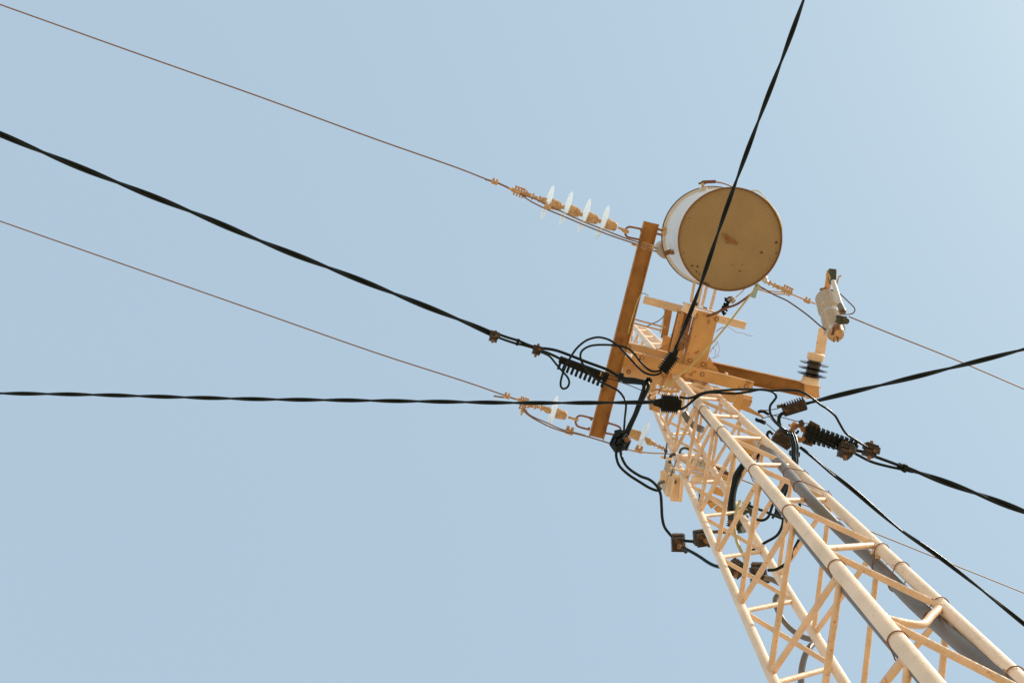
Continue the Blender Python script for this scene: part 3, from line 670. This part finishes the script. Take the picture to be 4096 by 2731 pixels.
wire(PL('N', [(2481, 1780), (2486, 1825), (2510, 1868), (2558, 1902), (2597, 1917), (2626, 1942), (2642, 1975), (2646, 2020), (2649, 2070), (2660, 2110), (2692, 2150)], 6.5, 6.0), .0092, 'drop_cable', BLACK, 'inner black cable sagging from the big connector down to the square brown connector', 'cable', 10)
wire(PL('4', [(632, 1190), (615, 1160), (622, 1130), (670, 1112)], 6.3, 6.35), .011, 'cable_stub', GCAB, 'short curved grey cable stub entering the pale box left of the mast', 'cable', 10)
connector(R('6', 555, 708, 5.9), R('6', 560, 780, 5.9)-R('6', 555, 640, 5.9), 1.47, 'square brown connector hanging free left of the mast', roll=.2)
connector(R('6', 795, 662, 5.7), R('6', 800, 740, 5.7)-R('6', 790, 580, 5.7), 1.34, 'square brown connector half behind the left mast leg', roll=-.2)
wire(PL('6', [(610, 683), (690, 690), (790, 700)], 5.85), .009, 'cable_link', BLACK, 'short black cable between the two square brown connectors', 'cable', 10)
wire(PL('6', [(880, 600), (930, 592), (1010, 590), (1080, 600)], 5.7), .010, 'cable_link', BRNW, 'short dark cable behind the left mast leg at the second square connector', 'cable', 10)
wire(PL('6', [(600, 755), (680, 792), (780, 850), (860, 905), (940, 945), (1080, 980)], 5.8, 5.4), .0095, 'drop_cable', BLACK, 'black cable going from the hanging connector behind the left mast leg', 'cable', 10)
connector(R('6', 1165, 975, 5.4), R('6', 1230, 1000, 5.4)-R('6', 1120, 930, 5.4), 1.26, 'brown ribbed connector behind the left bracing', roll=.6)
connector(R('6', 1390, 1020, 5.0), R('6', 1400, 1110, 5.0)-R('6', 1380, 930, 5.0), 1.35, 'largest dark connector inside the mast at its lower part', roll=.4)
connector(R('6', 1175, 480, 5.6), R('6', 1150, 560, 5.6)-R('6', 1190, 400, 5.6), 1.4, 'dark taped connector inside the mast under the thick black cable', TAPE, roll=.9)
wire(PL('6', [(1450, 1065), (1540, 1090), (1640, 1140), (1720, 1180)], 4.95), .014, 'grey_cable', GCAB, 'thick grey cable leaving the lowest connector towards the back leg', 'cable', 12)
wire(PL('8', [(1085, 640), (1050, 690), (1060, 770), (1110, 880), (1180, 970), (1260, 1040), (1350, 1090), (1430, 1108), (1530, 1100)], 4.6, 4.3), .0125, 'grey_cable', GCAB, 'grey cable curving below the back leg inside the mast', 'cable', 12)
wire(PL('8', [(1475, 1130), (1410, 1190), (1360, 1280), (1330, 1390), (1318, 1500), (1320, 1620), (1340, 1800)], 4.1, 3.6), .0125, 'grey_cable', GCAB, 'grey cable bending down out of the bottom edge inside the mast', 'cable', 12)
wire(PL('d', [(600, 10), (560, 110), (530, 240), (515, 400), (530, 520), (560, 640), (620, 770), (665, 870), (680, 960)], 5.3, 5.0), .0085, 'pale_cable', YWIRE, 'pale yellow cable hanging in front of the lower connectors inside the mast', 'cable', 10)
wire(PL('4', [(1500, 950), (1440, 1040), (1405, 1140), (1380, 1250), (1372, 1380), (1380, 1500), (1400, 1570)], 5.9, 5.6), .0235, 'thick_cable', BLACK, 'thickest black cable hanging straight inside the mast', 'cable', 16)
# thin black inner cables
for pts, z, lab in (([(1640, 60), (1590, 190), (1540, 320), (1500, 430), (1440, 470), (1370, 462)], 5.2, 'black cable curving inside the mast beside the right front leg'),
                    ([(1230, 290), (1330, 330), (1480, 385), (1560, 420), (1680, 465)], 5.4, 'black cable crossing level behind the front leg of the mast'),
                    ([(1655, 440), (1645, 520), (1610, 600), (1560, 650), (1470, 700), (1390, 750), (1250, 830)], 5.1, 'black cable falling diagonally to the pale brace inside the mast'),
                    ([(1820, 670), (1770, 770), (1720, 880), (1650, 945), (1570, 985), (1490, 992)], 4.6, 'black cable running into the lowest connector from the right'),
                    ([(1725, 90), (1690, 160), (1640, 280), (1540, 450)], 5.5, 'black cable slanting steeply behind the upper right bracing'),
                    ([(1810, 260), (1830, 330), (1800, 410), (1740, 430)], 5.5, 'small black cable hook beside the grey conduit')):
    wire(PL('6', pts, z), .0075, 'inner_cable', BLACK, lab, 'cable', 8)
m = MB()
for i in range(14):
    c = R('6', 1290+random.uniform(-35, 35), 350+random.uniform(-40, 40), 5.5); a = random.uniform(0, 6.28)
    m.box(c, c+V3((math.cos(a)*.04, math.sin(a)*.04, random.uniform(-.02, .02))), .012, .012)
tag(m.build('tape_bunch', TAPE), 'ragged dark bunch of tape on the cables inside the mast', 'cable tape')

# T3 clamp in front of the bracket
c3 = ribbed_clamp(R('f', 1160, 1040, 6.85), R('f', 880, 1440, 6.85), .062, .055, 'bristly black strain clamp in front of the ochre bracket', nrib=8, rib=.012, both=True, h=.05, tall=.45)
MB().box(R('f', 1130, 1000, 6.83), R('f', 1240, 1030, 6.83), .05, .03).build('jaw', BPLAS, c3)
wire(PL('2', [(985, 870), (940, 960), (880, 1100)], 6.85, 6.9), .003, 'bail_wire', RUST, 'left rusty bail wire below the bristly clamp')
wire(PL('2', [(970, 870), (915, 970), (870, 1110)], 6.87, 6.92), .003, 'bail_wire', RUST, 'right rusty bail wire below the bristly clamp')
wire(PL('2', [(1930, -30), (1880, 20), (1730, 210), (1600, 380), (1450, 560), (1340, 680), (1240, 795), (1130, 885), (1050, 955), (960, 1030), (900, 1062)], 7.3, 7.2), .0068, 'earth_wire', YWIRE, 'pale yellow green earth wire stretched from transformer to mast', 'wire', 10)
tag(MB().box(R('3', 345, 350, 7.6), R('3', 295, 500, 7.6), .03, .02, w1=.036).build('plastic_sleeve', CYAN, bevel=.004), 'pale turquoise plastic sleeve under the right side of the transformer', 'sleeve')
wire(PL('2', [(1840, 70), (1760, 130), (1680, 180), (1580, 215), (1480, 262), (1380, 300)], 7.55), .0085, 'brown_cable', BRNW, 'brown cable sagging below the transformer to the bracket', 'cable', 10)
wire(PL('g', [(2150, 30), (2060, 130), (1930, 240), (1850, 300)], 7.7), .004, 'tail_wire', FIT, 'short pale tail wire between transformer and porcelain arrester')
ar = thing('surge_arrester', 'small pale arrester with dark taped lead beside the bracket top', 'arrester', R('g', 1800, 320, 7.65))
MB().lathe(R('g', 1790, 290, 7.65), R('g', 1880, 380, 7.65)-R('g', 1790, 290, 7.65), [(-.012, .014), (-.006, .026), (0, .026), (.006, .018), (.012, .027), (.018, .027), (.024, .018), (.03, .024), (.036, .02)], 20).build('body', WHITE, ar)
MB().tube(smooth(PL('g', [(1620, 270), (1690, 290), (1740, 250), (1790, 270), (1790, 340)], 7.63)), .006, 8).build('lug', DRUST, ar)
m = MB()
for i in range(22):
    t = i/21; c = R('g', 1720-150*t+random.uniform(-25, 25), 330+320*t+random.uniform(-20, 20), 7.62); a = random.uniform(0, 6.28)
    m.box(c, c+V3((math.cos(a)*.022, math.sin(a)*.022, random.uniform(-.01, .01))), .014, .012)
m.build('taped_lead', BPLAS, ar)
wire(PL('g', [(1790, 300), (1650, 450), (1520, 590), (1400, 690)], 7.66), .009, 'lead_cable', FIT, 'tan lead running from the arrester to the bracket top', 'cable')
# thin yellow wires on the bracket
wire(PL('2', [(690, 68), (650, 150), (610, 280), (580, 380), (555, 480)], 7.40), .004, 'thin_wire', YWIRE, 'thin yellow wire taped down the inner edge of the long crossarm')
wire(PL('2', [(680, 72), (720, 60), (770, 88)], 7.6), .0035, 'thin_wire', YWIRE, 'short yellow wire bridging crossarm and crossbar')
wire(PL('2', [(925, 225), (945, 245), (925, 300), (870, 350), (790, 385), (750, 410)], 7.7), .004, 'thin_wire', GCAB, 'grey wire bend behind the crossbar')
wire(PL('2', [(940, 235), (930, 310), (905, 400), (888, 480)], 7.68), .0035, 'thin_wire', YWIRE, 'thin yellow wire along the strap behind the crossbar')

# T2 clamp in front of the mast
zt = 6.35
c2 = ribbed_clamp(R('4', 640, 292, zt), R('4', 815, 305, zt), .085, .078, 'stubby black ribbed strain clamp on the level twisted cable', nrib=8, rib=.012, both=True, h=.07, tall=.5)
MB().box(R('4', 555, 283, zt), R('4', 645, 292, zt), .03, .03, w1=.062, z0=-.015).build('cone', BPLAS, c2, bevel=.002)
MB().box(R('4', 812, 306, zt), R('4', 845, 310, zt), .062, .06, z0=-.03).build('tail_block', BPLAS, c2, bevel=.002)
up_pts = [('4', 830, 228), ('4', 900, 240), ('4', 970, 232), ('4', 1050, 195), ('4', 1150, 172), ('4', 1300, 158), ('4', 1480, 148), ('4', 1640, 150), ('4', 1740, 158), ('4', 1810, 180), ('4', 1842, 225), ('4', 1815, 270), ('4', 1780, 320), ('4', 1778, 390), ('4', 1815, 460), ('4', 1880, 530), ('4', 1950, 580), ('4', 2020, 605), ('4', 2062, 600), ('4', 2072, 575)]
wire([R(k, x, y, zt+.35*max(0, (x-1100)/1000)) for k, x, y in up_pts], .0078, 'jumper_cable', BLACK, 'black jumper crossing the mast front and hooking down at the rusty eye nut', 'cable', 10)
lo_pts = [('4', 835, 358), ('4', 890, 335), ('4', 960, 275), ('4', 1030, 220), ('4', 1110, 188), ('4', 1200, 182), ('4', 1330, 190), ('4', 1440, 190), ('4', 1560, 172), ('4', 1680, 150), ('4', 1800, 162), ('4', 1950, 155), ('4', 2080, 165), ('4', 2190, 220), ('4', 2300, 305), ('5', 940, 485), ('5', 1020, 555), ('5', 1070, 640), ('5', 1130, 735), ('5', 1230, 805), ('5', 1345, 880)]
wire([R(k, x, y, zt-.02+.012*i) for i, (k, x, y) in enumerate(lo_pts)], .0078, 'jumper_cable', BLACK, 'black jumper crossing the mast front and reaching furthest right to the brown connector', 'cable', 10)
# T4 clamp
zr = 6.75
c4 = ribbed_clamp(R('5', 475, 505, zr), R('5', 712, 430, zr), .052, .062, 'dusty dark strain clamp with upward teeth right of the mast', nrib=9, rib=.022, side=1, mt=DUSTB, h=.05, tall=.25)
MB().box(R('5', 420, 465, zr), R('5', 500, 452, zr), .018, .03).build('tongue', DUSTB, c4); MB().box(R('5', 490, 540, zr-.01), R('5', 725, 468, zr-.01), .035, .03).build('wedge', BPLAS, c4, bevel=.002)
wire(PL('5', [(500, 525), (455, 540), (432, 590), (445, 660), (490, 720), (530, 760)], zr-.02), .012, 'cable_tail', BLACK, 'thick black tail curling down from the toothed clamp', 'cable', 12)
for i, (pts, lab) in enumerate((([(240, 500), (330, 495), (430, 478)], 'bail wire from hook plate to the toothed clamp'), ([(250, 585), (340, 560), (430, 538)], 'lower bail wire under the toothed clamp'),
                                ([(330, 540), (480, 575), (640, 618), (760, 642)], 'long bail wire to the long ribbed clamp'), ([(280, 620), (340, 670), (400, 722)], 'short bail wire to the rear ribbed clamp'), ([(310, 540), (400, 640), (470, 700)], 'steep bail wire behind the hooked jumper'))):
    wire(PL('5', pts, 6.8), .003, 'bail_wire', DRUST, lab)
hk = thing('pulley_hook', 'pair of black insulated hooks at the tip of the hook plate', 'hook', R('5', 250, 530, 6.85))
MB().tube(smooth(PL('5', [(215, 520), (240, 508), (280, 512), (325, 540)], 6.85)), .011, 10).build('hook', BPLAS, hk)
MB().tube(smooth(PL('5', [(195, 580), (205, 600), (240, 610), (290, 630)], 6.85)), [.009, .009, .010, .010, .012, .012, .012, .012, .012, .013, .013, .013, .013, .014, .014, .014, .014, .014, .014][:19], 10).build('hook', BPLAS, hk)
# eye nut
en = thing('eye_nut', 'rusty eye nut cluster where the right hand clamps meet', 'eye nut', R('5', 630, 720, 6.7))
ct = R('5', 640, 735, 6.68); m = MB()
_pts = [ct+V3((math.cos(t)*.045, math.sin(t)*.045, .02*math.sin(t))) for t in [k*math.pi/10 for k in range(17)]]
m.tube(_pts, .014, 12).build('ring', RUST, en)
m = MB()
for x, y, s in ((590, 690, 1.4), (620, 660, 1.1), (560, 720, 1), (660, 790, 1.1), (690, 720, .9)):
    a = random.uniform(0, 6.28); c = R('5', x, y, 6.70)
    m.box(c, c+V3((math.cos(a)*.03*s, math.sin(a)*.03*s, .01)), .026*s, .03*s)
m.tube([R('5', 535, 645, 6.7), R('5', 575, 675, 6.7)], .009, 8)
m.build('nut_block', FIT, en, bevel=.004)
MB().box(R('5', 665, 612, 6.66), R('5', 685, 660, 6.66), .028, .03).build('bolt_head', DUSTB, en)
# long ribbed clamp
zl = 6.68
c5 = ribbed_clamp(R('5', 700, 725, zl), R('5', 1245, 890, zl), .088, .05, 'longest black ribbed strain clamp with stubs on both sides, right of the mast', nrib=11, rib=.02, both=True, h=.05, tall=.42)
MB().box(R('5', 755, 640, zl-.01), R('5', 850, 690, zl-.01), .045, .03).build('end_lug', DUSTB, c5, bevel=.003)
MB().box(R('5', 690, 815, zl-.01), R('5', 790, 850, zl-.01), .04, .03).build('end_lug', DUSTB, c5, bevel=.003)
MB().tube(PL('5', [(720, 730), (900, 810), (1060, 880)], zl-.04), .006, 8).tube(PL('5', [(715, 750), (880, 835), (1050, 905)], zl-.04), .006, 8).build('cores', BLACK, c5)
ddr = R('5', 1600, 1030, zl)-R('5', 1200, 890, zl)
connector(R('5', 1125, 920, zl-.06), ddr, 1.43, 'brown connector under the far end of the longest clamp', roll=.9)
connector(R('5', 1385, 915, zl-.04), ddr, 1.34, 'brown connector furthest right on the black cable', roll=1.1)
wire(PL('5', [(1230, 915), (1320, 935), (1450, 985), (1600, 1040), (1750, 1095), (1850, 1125)], zl), .0105, 'cable_core', BLACK, 'upper black core right of the longest clamp', 'cable', 10)
wire(PL('5', [(1150, 905), (1260, 965), (1400, 1035), (1560, 1080), (1700, 1110), (1830, 1140)], zl), .0095, 'cable_core', BLACK, 'lower black core sagging right of the longest clamp', 'cable', 10)
tag(MB().box(R('5', 1730, 1098, zl), R('5', 1765, 1108, zl), .052, .034, z0=-.017).build('cable_strap', BPLAS, bevel=.002), 'small black strap on the cores right of the brown connectors', 'cable strap')
# rear clamp
ribbed_clamp(R('5', 395, 745, 6.9), R('5', 560, 860, 6.9), .07, .06, 'dark ribbed clamp tucked behind the hooked jumper', nrib=8, rib=.016, both=True, mt=DUSTB, h=.05)
wire(PL('5', [(370, 745), (330, 720), (310, 760), (330, 810)], 6.85), .010, 'cable_tail', BLACK, 'curled black tail touching the right rear mast leg', 'cable', 10)
vb = thing('cable_bundle', 'strapped vertical bundle of black cores behind the right leg', 'cable', R('5', 600, 900, 6.5))
for dx, zq in ((-22, 6.5), (0, 6.47), (24, 6.5)):
    MB().tube(smooth(PL('5', [(560+dx, 740), (585+dx, 800), (600+dx, 880), (598+dx*.9, 960), (600+dx*.8, 1050), (560+dx*.8, 1180), (500+dx*.8, 1300), (440+dx*.8, 1450), (420+dx*.8, 1600)], zq, 5.9)), .0105, 10).build('core', BLACK, vb)
MB().box(R('5', 555, 955, 6.42), R('5', 655, 965, 6.42), .03, .05).build('strap', BPLAS, vb, bevel=.003)

# ------------------------------------------------------------------ conduits along the legs
def legat(L, py):
    lo, hi = 1.0, 11
    def yy(z):
        p = leg(L, z); c = Mw.transposed() @ (p-V3((0, 0, EYE))); return CY-F*c.y/-c.z
    for _ in range(50):
        mid = (lo+hi)/2
        if yy(mid) > py: lo = mid
        else: hi = mid
    return mid
cdt = thing('conduit', 'thick grey cable conduit tied along the right front leg of the mast', 'conduit', leg('B', -EYE+.01))
U = V3((math.cos(TH), math.sin(TH), 0)); VV = V3((-U.y, U.x, 0))
pts = [R('4', 1690, 740, 5.75), R('4', 1760, 790, 5.5), R('4', 1850, 890, 5.15)]
for k, x, y, z in (('4', 1990, 1050, 4.75), ('4', 2170, 1270, 4.25), ('7', 520, 60, 4.02), ('7', 820, 330, 3.72), ('7', 1120, 650, 3.38), ('7', 1390, 900, 3.15), ('7', 1700, 1170, 2.92), ('7', 2050, 1440, 2.74), ('7', 2352, 1640, 2.6)):
    pts.append(R(k, x, y, z))
q = pts[-1]; e = leg('B', 2.6); off = q-e
for z in (2.0, 1.2, .4, -.4, -1.2, -1.59): pts.append(leg('B', z)+V3((off.x, off.y, 0))*1.0)
MB().tube(smooth(pts, 5), .0245, 18).build('pipe', GREY, cdt)
MB().lathe(R('4', 1660, 705, 5.85), R('4', 1760, 790, 5.5)-R('4', 1660, 705, 5.85), [(0, .03), (.16, .034)], 20).build('pipe_end', WHITE, cdt)
def tie(par, L, z, offv, r, r2=.022):
    c = leg(L, z); a = offv.normalized(); b = V3((0, 0, 1)).cross(a).normalized()
    pts = []
    Ld = offv.length
    for k in range(21):
        t = math.pi/2+math.pi*k/20; pts.append(c+a*(math.cos(t)*(r))+b*(math.sin(t)*r))
    for k in range(21):
        t = -math.pi/2+math.pi*k/20; pts.append(c+offv+a*(math.cos(t)*r2)+b*(math.sin(t)*r2)+V3((0, 0, -.015)))
    pts.append(pts[0]); pts += [pts[0]+b*.008+V3((0, 0, .006))]
    MB().tube(pts, .0022, 6).build('tie_wire', RUST, par)
for py in (1905, 1990, 2200, 2275, 2420, 2700):
    z = legat('B', py)
    # nearest conduit point
    best = min(smooth(pts, 5), key=lambda p: abs(p.z-(z+EYE)))
    c = leg('B', z); tie(cdt, 'B', z, V3((best.x-c.x, best.y-c.y, 0)), LR['B']+.004, .027)
cd2 = thing('conduit', 'slim grey conduit tied behind the nearest front leg of the mast', 'conduit', leg('A', -EYE+.01))
offA = -U*.012+VV*.0
def offa(z):
    # behind the leg as seen from outside the mast: towards the mast's inside, a little sideways
    return (cen(z)-leg('A', z)).normalized()*.026 + (leg('C', z)-leg('A', z)).normalized()*.010
MB().tube(smooth([leg('A', z)+offa(z)*(1.0+.25*math.sin(z*2.3)) for z in [x*.4-1.5 for x in range(21)]], 4), .0145, 14).build('pipe', GREY, cd2)
for py in (1600, 1640, 1725, 1880, 2045, 2270, 2562):
    z = legat('A', py); tie(cd2, 'A', z, offa(z), LR['A']+.003, .018)
tag(MB().tube(smooth(PL('4', [(880, 395), (910, 450), (955, 505), (1010, 545), (1075, 570)], 6.6, 6.5), 8), .022, 16).build('grey_hose', GREY), 'bulging grey hose bent inside the upper part of the mast', 'hose')

# ------------------------------------------------------------------ small plate box between the front legs
bx = thing('junction_plate', 'cream folded plate box fixed between the two front legs', 'plate box', R('4', 1550, 770, 5.9))
MB().prism([R('4', 1380, 690, 5.9), R('4', 1665, 668, 5.9), R('4', 1700, 760, 5.9), R('4', 1660, 890, 5.9), R('4', 1440, 880, 5.9)], V3((0, 0, .012))).build('plate', BEAM, bx, bevel=.002)
MB().box(R('4', 1640, 672, 5.9), R('4', 1655, 880, 5.9), .02, .08).build('flange', CREAM, bx)
MB().tube([R('4', 1645, 930, 5.6), R('4', 1680, 850, 5.9)], .012, 10).build('bolt', DRUST, bx)
MB().tube([R('4', 1560, 850, 5.85), R('4', 1575, 880, 5.8)], .014, 6).build('bolt', DRUST, bx)

# ------------------------------------------------------------------ gear hung on the left rear leg
gb = thing('mounting_box', 'cream folded steel channel box clamped on the left rear leg', 'steel box', R('c', 640, 1000, 6.4))
MB().box(R('c', 700, 760, 6.35), R('c', 655, 1285, 6.35), .075, .05).build('channel', CREAM, gb, bevel=.003)
MB().box(R('c', 565, 800, 6.38), R('c', 500, 1190, 6.38), .040, .05).build('channel', CREAM, gb, bevel=.003)
MB().prism([R('c', x, y, 6.5) for x, y in ((440, 420), (560, 460), (640, 640), (600, 800), (540, 1000), (430, 1170), (350, 1000), (320, 700), (400, 620))], V3((0, 0, .02))).build('cover', WHITE, gb, bevel=.004)
MB().prism([R('c', x, y, 6.42) for x, y in ((320, 660), (440, 640), (480, 760), (440, 950), (380, 860), (290, 870), (340, 780))], V3((0, 0, .03))).build('cover', CREAM, gb, bevel=.004)
MB().box(R('c', 745, 770, 6.34), R('c', 715, 1270, 6.34), .012, .03, z0=-.02).box(R('c', 600, 790, 6.34), R('c', 540, 1210, 6.34), .010, .03, z0=-.02).build('rib', CREAM, gb)
MB().lathe(R('c', 625, 870, 6.34), V3((0, 0, -1)), [(0, .012), (.012, .010)], 10).build('bolt', DRUST, gb)
MB().prism([R('c', x, y, 6.46) for x, y in ((470, 560), (520, 580), (540, 760), (500, 900), (450, 800))], V3((0, 0, .012))).build('fin', WHITE, gb)
ub = thing('ubolt_clamp', 'pair of rusty threaded studs with washers plates on the left rear leg', 'clamp', R('c', 600, 600, 6.2))
MB().tube([R('c', 462, 70, 6.3), R('c', 410, 375, 6.1)], .006, 8).build('stud', DRUST, ub)
MB().tube([R('c', 665, 425, 6.3), R('c', 550, 725, 6.0)], .006, 8).build('stud', DRUST, ub)
MB().box(R('c', 335, 352, 6.15), R('c', 560, 410, 6.15), .014, .01).box(R('c', 530, 585, 6.12), R('c', 860, 660, 6.12), .014, .01).box(R('c', 480, 695, 6.05), R('c', 700, 760, 6.05), .014, .01).build('plate', CREAM, ub)
MB().tube(smooth(PL('c', [(520, 480), (520, 380), (560, 310), (640, 290)], 6.3)), .010, 8).build('collar', TAPE, ub)
MB().tube(smooth(PL('c', [(720, 280), (750, 200), (810, 165), (880, 175), (930, 200)], 6.5)), .008, 8).build('collar', TAPE, ub)
for x, y in ((435, 225), (600, 590)): MB().lathe(R('c', x, y, 6.2), V3((0, 0, 1)), [(-.01, .012), (.01, .012)], 6).build('nut', DRUST, ub)
# line switch frame behind the mast
sf = thing('switch_frame', 'cream line switch frame of parallel bars seen through the bracing behind the mast', 'switch frame', R('4', 1100, 1000, 7.2))
def bar(x1, y1, x2, y2, z, w, h=.03, mt=CREAM): MB().box(R('4', x1, y1, z), R('4', x2, y2, z), w, h).build('bar', mt, sf, bevel=.002)
bar(850, 830, 1330, 990, 7.2, .022); bar(870, 880, 1350, 1040, 7.15, .018); bar(930, 960, 1370, 1085, 7.1, .03, mt=BEAM)
bar(960, 1020, 1390, 1130, 7.1, .018); bar(960, 1080, 1300, 1140, 7.05, .035); bar(1160, 1190, 1300, 1240, 7.0, .05, mt=BEAM)
bar(1000, 1050, 1390, 1160, 7.2, .022, mt=BEAM); bar(840, 870, 1080, 900, 7.0, .03)
m = MB(); p0, p1 = R('4', 900, 900, 6.9), R('4', 1180, 960, 6.9)
prof = [(0, .018)]; LL = (p1-p0).length
for k in range(6): t = (k+.5)/6*LL; prof += [(t-.012, .02), (t-.003, .036), (t+.003, .036), (t+.012, .02)]
prof += [(LL, .018)]
m.lathe(p0, p1-p0, prof, 20).build('insulator', WHITE, sf)
for (x1, y1, x2, y2) in ((1230, 1370, 1290, 1440), (1150, 1300, 1200, 1370)):
    MB().box(R('4', x1, y1, 6.7), R('4', x2, y2, 6.7), .06, .02).build('tab', BEAM, sf)
MB().tube(smooth(PL('4', [(1030, 1200), (1040, 1260), (1035, 1330)], 6.8)), .006, 6).build('pin', DRUST, sf)
MB().tube(PL('4', [(1140, 940), (1300, 1000), (1420, 1070)], 6.9), .008, 8).tube(PL('4', [(1150, 980), (1340, 1040)], 6.9), .008, 8).build('dark_bar', DRUST, sf)
# curled ladder step of rod inside the mast
wire(PL('4', [(950, 1110), (1000, 1190), (1080, 1240), (1180, 1300), (1290, 1380), (1350, 1430), (1380, 1470)], 6.2, 5.9), .010, 'bent_rod', CREAM, 'bent cream rod wandering down inside the mast', 'rod', 10)
wire(PL('4', [(690, 385), (645, 400), (640, 440), (680, 500), (720, 590), (750, 680), (775, 760)], 6.7, 6.5), .010, 'bent_rod', CREAM, 'bent cream rod loop beside the left rear leg', 'rod', 10)

GR = {'insulator_string': 'insulator strings on the crossarm', 'piercing_connector': 'piercing connectors on the black cables', 'strain_clamp': 'ribbed strain clamps of the black cables',
      'twisted_cable': 'twisted black cables running from the mast', 'overhead_wire': 'bare overhead wires', 'bail_wire': 'bail wires of the strain clamps', 'crossarm': 'channel crossarms at the mast head',
      'jumper_wire': 'bare jumper wires', 'drop_cable': 'black drop cables', 'inner_cable': 'black cables inside the mast', 'wire_clamp': 'small clamps on the jumper wires', 'conduit': 'grey conduits on the front legs',
      'cable_core': 'separated black cable cores', 'cable_strap': 'black cable straps', 'thin_wire': 'thin wires on the brackets', 'grey_cable': 'grey cables low in the mast', 'jumper_loop': 'black jumper loops', 'jumper_cable': 'black jumpers across the mast', 'bent_rod': 'bent cream rods'}
for o in bpy.data.objects:
    k = o.name.split('.')[0]
    if o.parent is None and k in GR: o['group'] = GR[k]
for o in bpy.data.objects:
    if '_loc' in o: del o['_loc']
